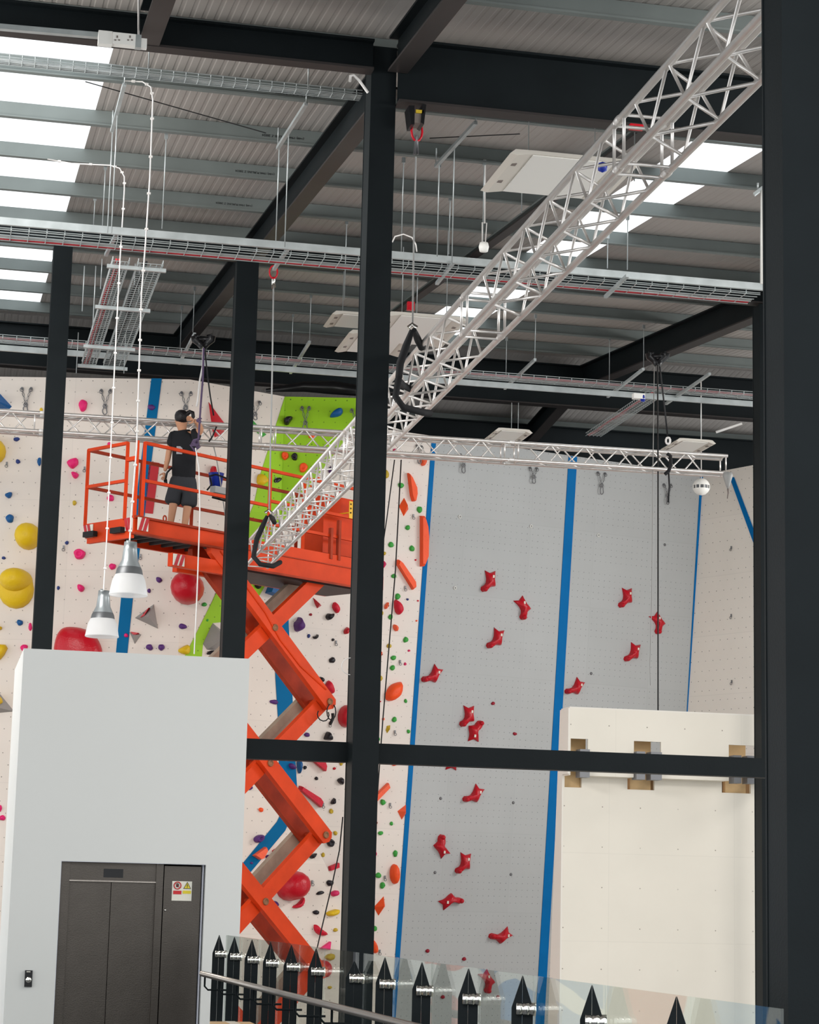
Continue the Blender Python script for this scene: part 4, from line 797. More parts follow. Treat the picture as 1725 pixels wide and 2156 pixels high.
# ------------------------------------------------------------------ pendant lamps
def pendant(x,ytop,yneck,yband,yrim,wpx,D,label,cab):
    k=D/FPX; p=hd(x,yrim,D); hh=(yrim-ytop)*k; r=wpx/2*k; nk=(yrim-yneck)*k; bd=(yrim-yband)*k
    t=thing('pendant_lamp',label,'pendant lamp',p,'pendant lamps over the white block')
    build('spun_cone',MB().lathe(p,[(.001,hh),(r*.33,hh),(r*.36,hh*.85),(r*.42,hh*.66),(r*.52,nk*1.12),(r*.6,nk)],32),'shade_grey',t)
    build('collar',MB().lathe(p,[(r*.6,nk),(r*.66,nk*.92),(r*.72,bd)],32),'shade_band',t)
    build('lamp_shade',MB().lathe(p,[(r*.72,bd),(r*.86,bd*.72),(r*.94,bd*.35),(r*.98,bd*.12),(r*1.0,bd*.06),(r*1.0,0),(r*.96,0)],32),'lamp_glass',t)
    bl=MB().lathe(p+Vector((0,0,bd*.5)),[(.001,-.06),(.04,-.045),(.055,0),(.04,.05),(.001,.06)],14); build('bulb',bl,'pvc_white',t)
    build('ring_hook',MB().tube([hd(x,ytop-3,D),hd(x,ytop+2,D)],.02,8),'galv',t)
    c=MB().tube([hd(a,b,D) for a,b in cab],.008,6)
    build('flex_cord',c,'cable_white',t)
    cl=MB(); n=0
    for i in range(len(cab)-1):
        (a,b),(c_,d_)=cab[i],cab[i+1]; st=max(1,int(abs(d_-b)/62))
        for j in range(st):
            f=(j+.5)/st; q=hd(a+(c_-a)*f,b+(d_-b)*f,D); cl.obox(q,(.018,0,0),(0,.014,0),(0,0,.010))
    build('cord_clip',cl,'cable_white',t); return t
pendant(270,1140,1194,1210,1254,81,22.7,'upper right pendant lamp with grey cone and white shade',[(273,1140),(276,1095),(288,940),(298,620),(306,520),(316,370),(322,210),(318,183),(300,172),(262,170)])
pendant(214.5,1243,1290,1303,1341,71,26.0,'lower left pendant lamp with grey cone and white shade',[(218,1243),(224,1150),(231,1000),(241,780),(252,560),(262,400),(262,372),(252,354),(232,348),(150,344),(100,335)])
# ------------------------------------------------------------------ lift block
YB=20.2
c00=hy(50,1365,YB); c10=hy(526,1387,YB); X0=c00.x; X1=c10.x; ZB=(c00.z+c10.z)/2
def fz(x,y): return hy(x,y,YB)
oA=fz(129,1813); oB=fz(434,1820); zO=(oA.z+oB.z)/2; oX0=fz(118,1990).x; oX1=fz(428,1990).x
oX0=oA.x; oX1=oB.x
mb=MB(); mb.box((X0,YB,0),(oX0,YB+.15,ZB)); mb.box((oX1,YB,0),(X1,YB+.15,ZB)); mb.box((oX0,YB,zO),(oX1,YB+.15,ZB)); mb.box((X0,YB+.15,0),(X0+.1,YB+2.1,ZB)); mb.box((X1-.1,YB+.15,0),(X1,YB+2.1,ZB)); mb.box((X0+.1,YB+2.0,0),(X1-.1,YB+2.1,ZB)); mb.box((X0+.1,YB+.15,ZB-.1),(X1-.1,YB+2.0,ZB))
t=thing('lift_shaft','plain white lift shaft block in the left foreground','lift shaft',((X0+X1)/2,YB,0)); build('shaft_walls',mb,'block_white',t)
mb=MB().box((oX0,YB+.001,0),(oX0+.004,YB+.12,zO)).box((oX0,YB,zO-.004),(oX1,YB+.12,zO-.001)); build('reveal_lining',mb,'block_edge',t)  # thin pale lining down the left side and along the top of the opening
lt=thing('lift_doors','stainless steel lift doors set into the white block','lift doors',((oX0+oX1)/2,YB+.1,0)); yd=YB+.1
def fl(x0,y0,x1,y1,Y,d,name,m,par=lt,zb=None):
    a=hy(x0,y0,Y); b=hy(x1,y1,Y); return build(name,MB().box((a.x,Y,b.z if zb is None else zb),(b.x,Y+d,a.z)),m,par)
zl=lambda x,y,Y:hy(x,y,Y)
x_=lambda px,Y=yd:hy(px,1900,Y).x
build('jamb',MB().box((oX0+.004,yd-.03,0),(x_(143.5),yd+.1,zO-.004)),'brushed_dark',lt)
zh=hy(150,1853,yd).z
build('header_panel',MB().box((x_(143.5),yd-.005,zh),(x_(328),yd+.1,zO-.004)),'brushed_dark',lt)
hp=build('header_lip',MB().box((x_(143.5),yd-.02,zh-.008),(x_(328),yd,zh+.004)),'brushed',lt)
build('door_leaf',MB().box((x_(143.5),yd+.03,0),(x_(232.5),yd+.07,zh)),'brushed_dark',lt)
build('door_leaf',MB().box((x_(233.5),yd+.015,0),(x_(326),yd+.055,zh)),'brushed_dark',lt)
build('centre_post',MB().box((x_(326),yd-.03,0),(x_(341),yd+.1,zO-.004)),'brushed_dark',lt)
cb=build('control_cabinet_door',MB().box((x_(343.5),yd-.01,0),(x_(421),yd+.1,zO-.02)),'brushed_dark',lt)
build('key_lock',MB().lathe(hy(347.5,1916,yd-.012),[(.012,0),(.012,.006),(.001,.008)],12,(0,-1,0)),'chrome',cb)
build('end_jamb',MB().box((x_(423),yd-.04,0),(oX1-.01,yd+.1,zO-.004)),'block_edge',lt)
fl(219,1829,259,1848,yd-.012,.01,'floor_display','black_plastic')
build('door_sill',MB().box((oX0,YB,0),(oX1,YB+.2,.01)),'brushed',lt)
sg=thing('warning_sign','white safety sign with red and yellow symbols on lift cabinet','sign',hy(382,1876,yd-.014)); yS=yd-.016
fl(363,1855,403,1897,yS,.003,'sign_board','white_sign',sg)
def disc(x,y,r,Y,m,name,par,n=20,ring=None):
    c=hy(x,y,Y); 
    if ring: mb=MB().tube([c+Vector((cos(q)*r,0,sin(q)*r)) for q in [i*2*pi/n for i in range(n)]],ring,5,True)
    else: mb=MB().prism([c+Vector((cos(i*2*pi/n)*r,0,sin(i*2*pi/n)*r)) for i in range(n)],(0,.002,0))
    return build(name,mb,m,par)
disc(374,1864.5,.032,yS-.004,'sign_red','prohibition_ring',sg,20,.005)
c=hy(374,1864.5,yS-.004); build('hand_symbol',MB().box((c.x-.012,yS-.004,c.z-.014),(c.x+.012,yS-.002,c.z+.01)).box((c.x-.012,yS-.004,c.z+.01),(c.x-.007,yS-.002,c.z+.02)).box((c.x-.003,yS-.004,c.z+.01),(c.x+.002,yS-.002,c.z+.023)).box((c.x+.006,yS-.004,c.z+.01),(c.x+.011,yS-.002,c.z+.019)),'black_plastic',sg)
build('slash',MB().bar(c+Vector((-.024,-.003,.024)),c+Vector((.024,-.003,-.024)),.003,.006,(0,1,0)),'sign_red',sg)
c=hy(394.5,1865,yS-.003); tri=[c+Vector((0,0,.036)),c+Vector((-.036,0,-.028)),c+Vector((.036,0,-.028))]
build('warning_triangle',MB().prism(tri,(0,.002,0)),'black_plastic',sg)
tri=[c+Vector((0,-.002,.026)),c+Vector((-.028,-.002,-.023)),c+Vector((.028,-.002,-.023))]; build('triangle_fill',MB().prism(tri,(0,.002,0)),'sign_yellow',sg)
build('exclamation_mark',MB().box((c.x-.003,yS-.008,c.z-.008),(c.x+.003,yS-.006,c.z+.014)).box((c.x-.003,yS-.008,c.z-.018),(c.x+.003,yS-.006,c.z-.012)),'black_plastic',sg)
fl(365,1875,382,1883,yS-.003,.002,'red_text_block','sign_red',sg); fl(385,1875,402,1882,yS-.003,.002,'yellow_text_block','sign_yellow',sg)
cp=thing('call_button_panel','black lift call panel with round silver button on white block','call panel',hy(60,2060,YB-.02)); fl(53,2043,67,2078,YB-.025,.025,'panel_plate','black_plastic',cp)
build('call_button',MB().lathe(hy(60,2063,YB-.025),[(.026,0),(.026,.008),(.018,.011),(.001,.011)],20,(0,-1,0)),'chrome',cp); fl(56,2045,64,2047,YB-.027,.002,'printed_mark','white_sign',cp)
# ------------------------------------------------------------------ white fascia wall under the far right
YF=31.2
def fx(px,py,Y=YF): return hy(px,py,Y)
FX0=fx(1200,1500).x; FX1=fx(1640,1500).x; FT=(fx(1200,1490).z+fx(1597,1508).z)/2
mb=MB(); holes=[(1201,1238),(1335,1392),(1535,1596)]; hs=[(fx(a,1600).x,fx(b,1600).x) for a,b in holes]
hs[0]=(FX0+.02,hs[0][1]); zt_=fx(1360,1561).z; zb_=fx(1360,1661).z
tw=thing('fascia_wall','white boarded wall with three cut-outs behind the crossbeam','boarded wall',((FX0+FX1)/2,YF,FLZ))
mb=MB().box((FX0,YF,zt_),(FX1,YF+.04,FT)).box((FX0,YF+.3,FLZ),(FX1,YF+.36,zb_))
xs=[FX0]+[v for h in hs for v in h]+[FX1]
zm=fx(1360,1635).z
for i in range(0,len(xs),2):
    if xs[i+1]-xs[i]>.005: mb.box((xs[i],YF,zm),(xs[i+1],YF+.04,zt_)); mb.box((xs[i],YF+.3,zb_),(xs[i+1],YF+.36,zm)); mb.box((xs[i],YF,zm-.02),(xs[i+1],YF+.36,zm))
build('boarding',mb,'fascia',tw,(Vector((1,0,0)),Vector((0,0,1))))
a0=fx(1200,1490); sx=fx(1168,2050,YF+.0)
mb=MB(); pts=[Vector((FX0,YF,FT)),Vector((FX0,YF,zm)),Vector((FX0,YF+.3,zm)),Vector((FX0,YF+.3,FLZ)),Vector((FX0,YF+1.35,FLZ)),Vector((FX0,YF+.45,FT))]
build('side_return',MB().prism(pts,(-.02,0,0)),'panel_white',tw)
build('top_edge',MB().box((FX0,YF,FT),(FX1,YF+.45,FT+.02)),'panel_white',tw)
for i,(a,b) in enumerate(hs):
    xm=a+.19 if i==0 else a+(b-a)*.55; build('timber_post',MB().box((xm-.17,YF+.38,FLZ),(xm+.16,YF+.5,zt_+.3)),'wood',tw)
    build('timber_noggin',MB().box((a+.02,YF+.5,zb_-.1),(b+.1,YF+.56,zb_+.2)) if i else MB().box((a+.02,YF+.5,zb_-.1),(b-.15,YF+.56,zb_+.2)),'wood_dark',tw)
for px,w in [(1222,20),(1341,18),(1371,23),(1546,16),(1574,22)]:
    a=fx(px,1577+(px-1222)*.04,YF-.1); b=fx(px+w,1637+(px-1222)*.038,YF-.1)
    build('clamp_block',MB().box((a.x,YF-.1,b.z),(b.x,YF+.12,a.z)),'steel_grey',tw)
# ------------------------------------------------------------------ scissor lift
Dc=31.4; LC=hd(283,1088,Dc); an=radians(47.5)
def c2w(l,d): return Vector((l*cos(YAW)+d*sin(YAW),-l*sin(YAW)+d*cos(YAW),0))
LL=c2w(cos(an),sin(an)); SS=c2w(-sin(an),cos(an)); ZZ=Vector((0,0,1)); DZ=LC.z
def W(l,s,z): return Vector((LC.x,LC.y,0))+LL*l+SS*s+ZZ*z
def lbox(mb,l0,l1,s0,s1,z0,z1): return mb.obox(W((l0+l1)/2,(s0+s1)/2,(z0+z1)/2),LL*(l1-l0)/2,SS*(s1-s0)/2,ZZ*(z1-z0)/2)
def onL(x,y,off=0):
    h=hit(x,y,SS,W(0,off,0)); return ((h-Vector((LC.x,LC.y,0))).dot(LL),h.z)
PLEN=5.15; PW_=1.12
t=thing('scissor_lift','orange scissor lift raised to the climbing wall top','scissor lift',W(2.6,.5,FLZ))
LIFT=t
dk=build('extension_deck',lbox(lbox(lbox(MB(),0,2.1,0,.06,DZ-.22,DZ),0,2.1,PW_-.06,PW_,DZ-.22,DZ),0,.06,.06,PW_-.06,DZ-.3,DZ-.0),'orange',t)
build('deck_flange',lbox(lbox(MB(),-.02,2.12,-.05,.03,DZ-.012,DZ+.02),0,2.1,-.03,.06,DZ-.25,DZ-.22),'orange_dull',t)
build('deck_plate',lbox(MB(),.05,PLEN,.05,PW_-.05,DZ-.06,DZ-.02),'mesh_deck',t)
mb=MB()
for i in range(8): lbox(mb,.25+i*.24,.29+i*.24,.06,PW_-.06,DZ-.16,DZ-.06)
build('deck_joists',mb,'mesh_deck',t)
md=lbox(lbox(lbox(MB(),1.95,PLEN,-.04,.04,DZ-.48,DZ-.02),1.95,PLEN,PW_-.04,PW_+.04,DZ-.48,DZ-.02),1.95,2.0,.04,PW_-.04,DZ-.48,DZ-.02)
lbox(md,PLEN-.05,PLEN,0,PW_,DZ-.48,DZ-.02)
build('main_deck',md,'orange',t)
build('main_deck_rib',lbox(lbox(MB(),1.95,PLEN,-.06,-.04,DZ-.2,DZ-.185),1.95,PLEN,-.08,-.04,DZ-.5,DZ-.47),'orange_dull',t)
build('support_frame',lbox(lbox(MB(),.78,2.3,.02,.12,DZ-.62,DZ-.42),1.3,2.3,.5,.6,DZ-.60,DZ-.44),'orange',t)
build('under_tray',lbox(MB(),2.0,PLEN-.1,.1,PW_-.1,DZ-.5,DZ-.44),'orange_shaded',t)
# hazard-striped ends
def hazard(l,s,z,w,h,axis):
    d=axis; hz_=build('hazard_plate',MB().obox(W(l,s,z),d*w/2,ZZ*h/2,d.cross(ZZ)*.006),'white_sign',t)
    for k in (-.3,.12):
        c=W(l,s,z)+d*w*k; pts=[c+d*(-.03)-ZZ*h/2,c+d*.03-ZZ*h/2,c+d*.09+ZZ*h/2,c+d*.03+ZZ*h/2]
        nn=d.cross(ZZ); nn=nn if nn.dot(C0-c)>0 else -nn
        build('hazard_stripe',MB().prism([p+nn*.009 for p in pts],nn*.002),'red_paint',t)
hazard(.12,-.058,DZ-.1,.2,.19,LL);hazard(-.01,.1,DZ-.1,.16,.19,SS);hazard(-.01,PW_-.1,DZ-.12,.2,.2,SS);hazard(.9,.012,DZ-.52,.22,.17,LL);hazard(2.05,-.048,DZ-.6,.25,.2,LL)
for s_ in (.32,PW_-.18): build('rubber_buffer',lbox(MB(),-.1,-.02,s_-.14,s_+.1,DZ-.22,DZ-.14),'rubber',t)
# guard rails
def rail(l0,s0,l1,s1,z,m='orange',w=.045,name='guard_rail'): build(name,MB().bar(W(l0,s0,z),W(l1,s1,z),w,w),m,t)
def post(l,s,z0=DZ-.02,z1=DZ+1.13,m='orange',w=.05): build('rail_post',MB().bar(W(l,s,z0),W(l,s,z1),w,w,(0,1,0)),m,t)
rh=1.12; mh=.56
for l,s in ((0,.0),(.0,PW_),(.14,0),(2.7,0),(3.45,0),(4.7,0),(0,.22)): post(l,s)
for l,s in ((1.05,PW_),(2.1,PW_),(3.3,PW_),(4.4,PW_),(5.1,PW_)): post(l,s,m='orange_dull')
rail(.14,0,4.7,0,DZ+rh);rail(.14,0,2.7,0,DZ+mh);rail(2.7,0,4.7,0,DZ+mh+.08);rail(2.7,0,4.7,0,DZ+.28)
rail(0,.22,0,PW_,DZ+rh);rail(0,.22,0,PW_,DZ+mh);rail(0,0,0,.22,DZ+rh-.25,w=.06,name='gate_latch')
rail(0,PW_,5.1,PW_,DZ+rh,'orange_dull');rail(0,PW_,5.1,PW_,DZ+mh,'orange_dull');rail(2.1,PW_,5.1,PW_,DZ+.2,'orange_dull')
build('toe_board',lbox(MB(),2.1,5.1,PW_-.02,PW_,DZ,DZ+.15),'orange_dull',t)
for l in (.6,1.85): build('lashing_ring',MB().tube([W(l,.02,DZ+.06)+LL*.03*cos(q)+ZZ*.045*sin(q) for q in [i*pi/5 for i in range(10)]],.012,6,True),'orange_dull',t)
cbx=build('control_cabinet',lbox(MB(),4.15,5.1,.25,.75,DZ+.05,DZ+1.0),'orange',t)
sgp=build('yellow_sign',lbox(lbox(MB(),4.45,4.63,-.03,-.02,DZ+.62,DZ+.9),4.45,4.46,-.02,.25,DZ+.7,DZ+.72),'yellow_sign',t)
for k in range(3): build('sign_symbol',MB().lathe(W(4.48,-.035,DZ+.85-.07*k),[(.014,0),(.014,.003),(.001,.004)],10,-SS),'black_plastic',sgp)
build('ladder_stile',lbox(lbox(MB(),4.2,4.25,-.06,0,DZ-.1,DZ+.55),4.02,4.07,-.06,0,DZ-.1,DZ+.4),'orange_dull',t)
# arms
pins=[onL(576,1322,.05),onL(565,1600,.05),onL(553,1898,.05)]; pr=onL(690,1478,.05)
CL=sum(p[0] for p in pins)/3; dz=(pins[0][1]-pins[2][1])/2; hl=pr[0]-CL; z0c=pins[0][1]
for st in range(5):
    zc=z0c-dz*st
    if zc-dz/2<FLZ+.5: break
    zu=zc+dz/2; zd=zc-dz/2
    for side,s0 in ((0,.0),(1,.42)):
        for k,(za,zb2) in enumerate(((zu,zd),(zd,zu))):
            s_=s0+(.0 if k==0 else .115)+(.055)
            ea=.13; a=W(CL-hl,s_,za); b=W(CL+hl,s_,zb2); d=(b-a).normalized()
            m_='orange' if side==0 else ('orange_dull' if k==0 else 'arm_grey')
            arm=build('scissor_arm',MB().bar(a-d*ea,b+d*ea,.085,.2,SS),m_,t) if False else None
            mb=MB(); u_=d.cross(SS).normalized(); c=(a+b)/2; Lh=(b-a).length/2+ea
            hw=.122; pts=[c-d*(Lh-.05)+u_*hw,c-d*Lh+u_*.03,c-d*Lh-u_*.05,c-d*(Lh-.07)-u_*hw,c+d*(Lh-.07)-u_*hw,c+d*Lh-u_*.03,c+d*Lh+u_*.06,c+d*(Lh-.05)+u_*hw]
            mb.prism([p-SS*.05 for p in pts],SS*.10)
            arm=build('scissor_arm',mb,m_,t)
            if side==0:
                fr=-SS
                for (q,off) in ((c,0),(b,0)):
                    pn=MB().lathe(q+fr*.051,[(.055,0),(.055,.02),(.04,.028),(.036,.018),(.001,.018)],18,fr); build('pivot_pin',pn,'rust',arm)
                if k==0 and st==0:
                    cbm=MB().tube([c-d*Lh*.9+fr*.05+u_*.03,c-d*.3+fr*.055+u_*.02,c+d*.2+fr*.055-u_*.06,c+d*Lh*.45+fr*.055-u_*.05,c+d*Lh*.82+fr*.055+u_*.08],.013,6); build('hydraulic_hose',cbm,'orange',arm)
    for q in (W(CL-hl,.3,zd),W(CL+hl,.3,zd),W(CL,.3,zc)): build('cross_tube',MB().tube([q-SS*.22,q+SS*.32],.045,10),'orange_dull',t)
zt0=z0c+dz/2
# hanging hose loops at the top right pin
hp=W(CL+hl,-.02,z0c-dz/2)
build('hose_loop',MB().tube([hp+LL*(.02+.1*sin(q))+ZZ*(-.16+.13*cos(q)) for q in [i*pi/6 for i in range(1,12)]],.010,5).tube([hp+LL*(-.16+.13*sin(q))+ZZ*(-.22+.1*cos(q)) for q in [i*pi/6 for i in range(2,11)]],.010,5),'cable_black',t)
build('hose_end',MB().tube([hp+ZZ*-.18+LL*.05,hp+ZZ*-.26+LL*.06,hp+ZZ*-.36+LL*.0],.025,6),'rubber',t)
ch=lbox(MB(),.5,5.0,-.15,PW_+.15,FLZ+.25,FLZ+.85); build('chassis',ch,'orange',t)
for l in (1.0,4.4):
    for s_ in (-.22,PW_+.22): build('wheel',MB().lathe(W(l,s_,FLZ+.31)-SS*.1,[(.001,0),(.18,0),(.31,.02),(.31,.18),(.18,.2),(.001,.2)],24,SS),'rubber',t)
# tool bucket and tools on the far rail
bp=hd(455,1010,33.6); tb=thing('tool_bucket','blue tool bucket hung on the platform rail beside the worker','bucket',bp)
build('bucket_body',MB().lathe(bp,[(.001,-.11),(.09,-.11),(.12,.09),(.125,.1),(.11,.1),(.085,-.1),(.001,-.1)],16),'bucket_blue',tb)
build('strap',MB().tube([hd(440,1003,33.5),hd(455,999,33.5),hd(480,1008,33.5)],.014,6).tube([hd(442,1005,33.4),hd(446,1020,33.4),hd(436,1032,33.4)],.014,6),'sling',tb)
tbg=thing('tool_bag','grey tool bag with dark handles hanging at the second column','tool bag',hd(465,1030,33.3)); build('bag',MB().obox(hd(462,1033,33.3),LL*.14,SS*.06,ZZ*.05),'cable_grey',tbg); build('roll',MB().tube([hd(447,1045,33.1),hd(481,1054,33.1)],.03,8),'black_plastic',tbg)
# ------------------------------------------------------------------ worker
def skin(name,pts,edges,rad,m,parent,sub=2,k_=1.0):
    me=bpy.data.meshes.new(name); O=Vector(parent['_o']); me.from_pydata([Vector(p)-O for p in pts],edges,[]); o=bpy.data.objects.new(name,me); COL.objects.link(o); o.parent=parent
    md=o.modifiers.new('s','SKIN'); sv=me.skin_vertices[0].data
    for i,r in enumerate(rad): sv[i].radius=((r[0]*k_,r[1]*k_) if isinstance(r,tuple) else (r*k_,r*k_))
    sv[0].use_root=True; md.use_smooth_shade=True; md.branch_smoothing=.4
    s=o.modifiers.new('u','SUBSURF'); s.levels=s.render_levels=sub; me.materials.append(MATS[m]); o['_o']=tuple(O); return o
DP=33.05
def J(x,y,dd=0): return hd(x,y,DP+dd)
fz_=DZ-.0
wk=thing('person','person in black t-shirt and dark shorts on the orange platform, reaching up','person',Vector((J(388,1100).x,J(388,1100).y,fz_)))
footL=J(360,1108); footR=J(392,1112); 
kL=J(363,1058); kR=J(393,1062)
aL=Vector((J(358,1090).x,J(358,1090).y,fz_+.09)); aR=Vector((J(388,1095).x,J(388,1095).y,fz_+.09))
body=[J(386,1010),J(387,985),J(388,955),J(388,925),J(385,907),J(383,899),J(382,887),J(382,876), # 0-7 spine+head
 J(366,920),J(357,945),J(353,968,-.02),J(347,993,-.08), # 8-11 left arm
 J(408,917),J(424,905,-.05),J(416,890,-.2),J(409,885,-.28), # 12-15 right arm
 J(372,1015),J(366,1057,-.04),aL,aL+Vector((-.02,-.17,-.05)), #16-19 left leg
 J(401,1017),J(396,1062,-.02),aR,aR+Vector((.04,-.17,-.05))] #20-23
be=[(0,1),(1,2),(2,3),(3,4),(4,5),(5,6),(6,7),(3,8),(8,9),(9,10),(10,11),(3,12),(12,13),(13,14),(14,15),(0,16),(16,17),(17,18),(18,19),(0,20),(20,21),(21,22),(22,23)]
br=[(.15,.11),(.135,.1),(.15,.11),(.15,.1),.062,.066,(.088,.1),(.07,.085),.068,.046,.04,.026,.065,.05,.038,.028,.085,.062,.042,.036,.085,.062,.042,.036]
bd=skin('body',body,be,br,'skin',wk,2,1.15)
sh=[J(387,1026),J(387,985),J(388,955),J(388,925),J(386,908),J(366,920),J(358,945),J(408,917),J(420,908,-.03)]
so_=skin('t_shirt',sh,[(0,1),(1,2),(2,3),(3,4),(3,5),(5,6),(3,7),(7,8)],[(.175,.135),(.168,.13),(.185,.14),(.2,.14),(.09,.09),.112,.085,.112,.09],'shirt',wk,2,1.2)
pp=hd(378,948,DP-.18); build('shirt_print',MB().obox(hd(378,948,DP-.145),c2w(1,0)*.045,c2w(0,1)*.012,ZZ*.06),'shirt_print',so_)
skin('shorts',[J(386,989),J(386,1016),J(370,1030),J(365,1052),J(363,1064,-.03),J(402,1032),J(398,1056),J(397,1069,-.03)],[(0,1),(1,2),(2,3),(3,4),(1,5),(5,6),(6,7)],[(.185,.14),(.18,.145),.125,.12,.12,.125,.12,.12],'shorts',wk,2,1.18)
hm=MB(); hcn=J(382.5,878.5,-.015)
hm.lathe(hcn,[(.001,-.105),(.05,-.098),(.085,-.07),(.106,-.02),(.108,.03),(.092,.075),(.055,.105),(.001,.118)],20)
hm.tube([J(393,872,-.05),J(400,867,-.07),J(406,869,-.07),J(407,877,-.07),J(403,884,-.06),J(397,884,-.05)],[.04,.034,.030,.030,.028,.02],8)
hr=build('hair',hm,'hair',wk)
# face on the far side, ears
hc=J(382,884); fd=c2w(0,1)
build('nose',MB().lathe(hc+fd*.095,[(.018,-.01),(.014,.012),(.001,.022)],8,fd),'skin',wk)
for s in (-1,1): build('ear',MB().lathe(hc+c2w(s*.088,.01),[(.001,-.006),(.022,-.004),(.026,.004),(.001,.01)],10,c2w(s,0)),'skin',wk)
build('mouth',MB().obox(hc+fd*.094-ZZ*.05,c2w(.022,0),fd*.004,ZZ*.005),'hold_darkred',wk)
for s in (-1,1): build('eye',MB().lathe(hc+fd*.088+c2w(s*.032,0)+ZZ*.012,[(.012,0),(.009,.006),(.001,.008)],8,fd),'pvc_white',wk)
def hand(root,dirv,side,curl,name,label=None):
    d=Vector(dirv).normalized(); s=Vector(side); s=(s-d*s.dot(d)).normalized(); c=d.cross(s)
    if c.dot(Vector(curl))<0: c=-c
    pts=[root,root+d*.045,root+d*.085]; ed=[(0,1),(1,2)]; rd=[.026,(.038,.02),(.036,.016)]
    for i,(o_,ln) in enumerate(((-.03,.065),(-.01,.078),(.01,.074),(.03,.058))):
        b=root+d*.085+s*o_; p1=b+d*ln*.45+c*.012; p2=p1+d*ln*.25+c*.028; k=len(pts); pts+=[b,p1,p2]; ed+=[(2,k),(k,k+1),(k+1,k+2)]; rd+=[.011,.0095,.008]
    k=len(pts); pts+=[root+d*.03-s*.035,root+d*.055-s*.058+c*.02,root+d*.075-s*.062+c*.045]; ed+=[(1,k),(k,k+1),(k+1,k+2)]; rd+=[.013,.011,.009]
    skin(name,pts,ed,rd,'skin',wk,1)
hand(J(347,994,-.08),J(345,1006,-.1)-J(347,994,-.08),c2w(1,0),c2w(0,-1),'hand')
hand(J(409,885,-.28),J(402,882,-.34)-J(409,885,-.28),ZZ,c2w(0,1),'hand')
for a in (aL,aR):
    build('boot',MB().obox(a+Vector((0,-.05,-.045)),c2w(.045,0),c2w(0,.13),ZZ*.045).lathe(a,[(.06,-.04),(.055,.05),(.05,.06)],12),'boot',wk)
sp=thing('spanner','dark long tool held low in the left hand of the worker','tool',J(346,1003,-.12)); build('shaft',MB().tube([J(362,984,-.12),J(352,995,-.13),J(348,1012,-.13)],.016,6),'black_plastic',sp); build('tool_head',MB().tube([J(348,1010,-.13),J(350,1020,-.13)],[.03,.022],6),'black_plastic',sp)
# ------------------------------------------------------------------ mezzanine railing
RZ=EYE-.405
posts=[(462,1968),(494,1973),(531,1977.5),(570,1983),(614,1989.5),(666,1996),(747,2006),(811,2014),(889,2027),(987,2039.5),(1101,2055),(1247,2073),(1425,2098)]
NM=['first post beside the lift','second from the lift','third from the lift','fourth from the lift','fifth from the lift','sixth, left of the tall column','in front of the tall column','first right of the tall column','second right of the tall column','third right of the tall column','below the wide blue tape','second from the nearest column','closest to the nearest column']
PP=[]
for i,(x,y) in enumerate(posts):
    p=hz(x,y,RZ); PP.append(p)
# smooth fit so the rail is a straight run
n_=len(PP); 
import itertools
sy=sum(p.y for p in PP)/n_; sx_=sum(p.x for p in PP)/n_; sl=sum((p.y-sy)*(p.x-sx_) for p in PP)/sum((p.y-sy)**2 for p in PP)
for i,(x,y) in enumerate(posts):
    # keep the picture column, lie on the straight line in plan
    n3=Vector((1,-sl,0)); PP[i]=hit(x,y,n3,(sx_,sy,0)); PP[i].z=RZ
rd=Vector((sl,1,0)).normalized(); rn=Vector((1,-sl,0)).normalized()
for i,p in enumerate(PP):
    if i==6: w_=.05
    t=thing('railing_post','black pointed railing post, '+NM[i],'railing post',Vector((p.x,p.y,0)),'railing posts with silver clamps')
    v=(p-C0); v.z=0; v.normalize(); sd=Vector((v.y,-v.x,0)); w2=.055
    h=RZ-(.0 if i!=6 else .05); hs_=RZ-.16
    for k,s in enumerate((-1,1)):
        c=Vector((p.x,p.y,0))
        pts=[c+sd*s*.0004,c+sd*s*w2,c+sd*s*w2+ZZ*hs_,c+sd*s*.002+ZZ*h,c+sd*s*.0004+ZZ*(h-.004)]
        build('post_blade',MB().prism([q-v*.04 for q in pts],v*.08),'black_steel',t)
    for zc,nm in ((hs_-.005,'glass_clamp'),(hs_-.62,'glass_clamp')):
        c=Vector((p.x,p.y,zc))-v*.05
        cl=build(nm,MB().lathe(c-sd*.03,[(.001,0),(.032,0),(.034,.003),(.034,.026),(.030,.028),(.030,.032),(.034,.034),(.034,.062),(.030,.065),(.030,.069),(.034,.071),(.034,.10),(.001,.102)],18,sd),'chrome',t)
    build('foot_plate',MB().obox(Vector((p.x,p.y,.008)),sd*.08,v*.06,ZZ*.008),'black_steel',t)
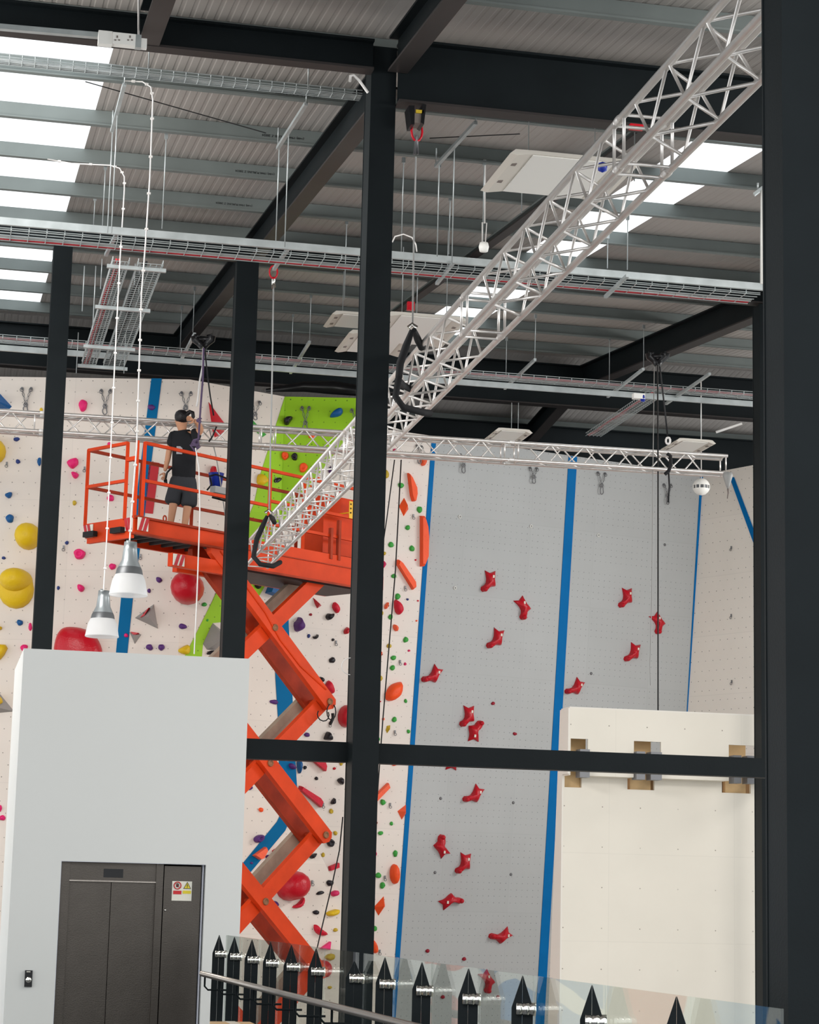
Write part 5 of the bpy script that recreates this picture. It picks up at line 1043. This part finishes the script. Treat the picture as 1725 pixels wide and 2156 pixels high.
for i in range(len(PP)):
    if i==5: continue
    a=PP[i]; b=PP[i+1] if i+1<len(PP) else Vector((a+rd*-1.05))
    if i+1>=len(PP): b=hit(1617,2118,rn,(sx_,sy,0))
    g=rn*.06; a2=a+g; b2=b+g; dz_=.02
    m=MB(); dd=(b2-a2); a3=a2+dd*.012; b3=b2-dd*.012
    m.prism([Vector((a3.x,a3.y,.12)),Vector((b3.x,b3.y,.12)),Vector((b3.x,b3.y,RZ-.0)),Vector((a3.x,a3.y,RZ))],rn*.012)
    o=build('glass_panel',m,'glass'); tag(o,'clear railing glass panel starting at the post, '+NM[i],'glass panel','clear glass panels of the railing')
i=5; 
# panel up to the tall column
a=PP[5]+rn*.06; b=hit(735,2003,rn,(sx_,sy,0))+rn*.06
m=MB().prism([Vector((a.x,a.y,.12)),Vector((b.x,b.y,.12)),Vector((b.x,b.y,RZ)),Vector((a.x,a.y,RZ))],rn*.012); tag(build('glass_panel',m,'glass'),'clear railing glass panel ending at the tall column','glass panel','clear glass panels of the railing')
# handrail
zh_=EYE-.735; ha=hz(425,2050,zh_); hb=hz(850,2156,zh_); hd_=(hb-ha)
t=thing('handrail','brushed steel tube handrail along the inside of the railing','handrail',(ha+hb)/2)
build('rail_tube',MB().tube([ha,ha+hd_*.5,hb,hb+hd_*.35],.024,14),'brushed',t)
for i,x in enumerate((430,462,498,534,575,622,676,700)):
    f=(x-425)/425*.0; q=hit(x,2100,Vector((hd_.y,-hd_.x,0)),ha); q.z=zh_; e=q+rn*.25
    build('rail_bracket',MB().tube([q-ZZ*.02,q-ZZ*.10,q-ZZ*.13+rn*.03,q-ZZ*.13+rn*.22],.009,6),'black_steel',t)
# cartons
for k,(zb__,zt__) in enumerate(((0,.6),(.6,1.17))):
    Yc=12.6; a=hy(468,2146,Yc); b=hy(556,2150,Yc)
    c=thing('cardboard_box',('brown cardboard box at the bottom edge left of the railing, upper of two' if k else 'brown cardboard box hidden under the upper box'),'box',Vector(((a.x+b.x)/2,Yc+.2,zb__)),'stacked cardboard boxes')
    build('carton',MB().box((a.x,Yc,zb__),(b.x,Yc+.55,zt__ if k else zt__)),'card',c)
    if k: build('packing_tape',MB().box(((a.x+b.x)/2-.03,Yc-.002,zt__-.1),((a.x+b.x)/2+.03,Yc+.552,zt__+.002)),'tape_clear',c)
for o in bpy.data.objects:
    if '_o' in o: del o['_o']
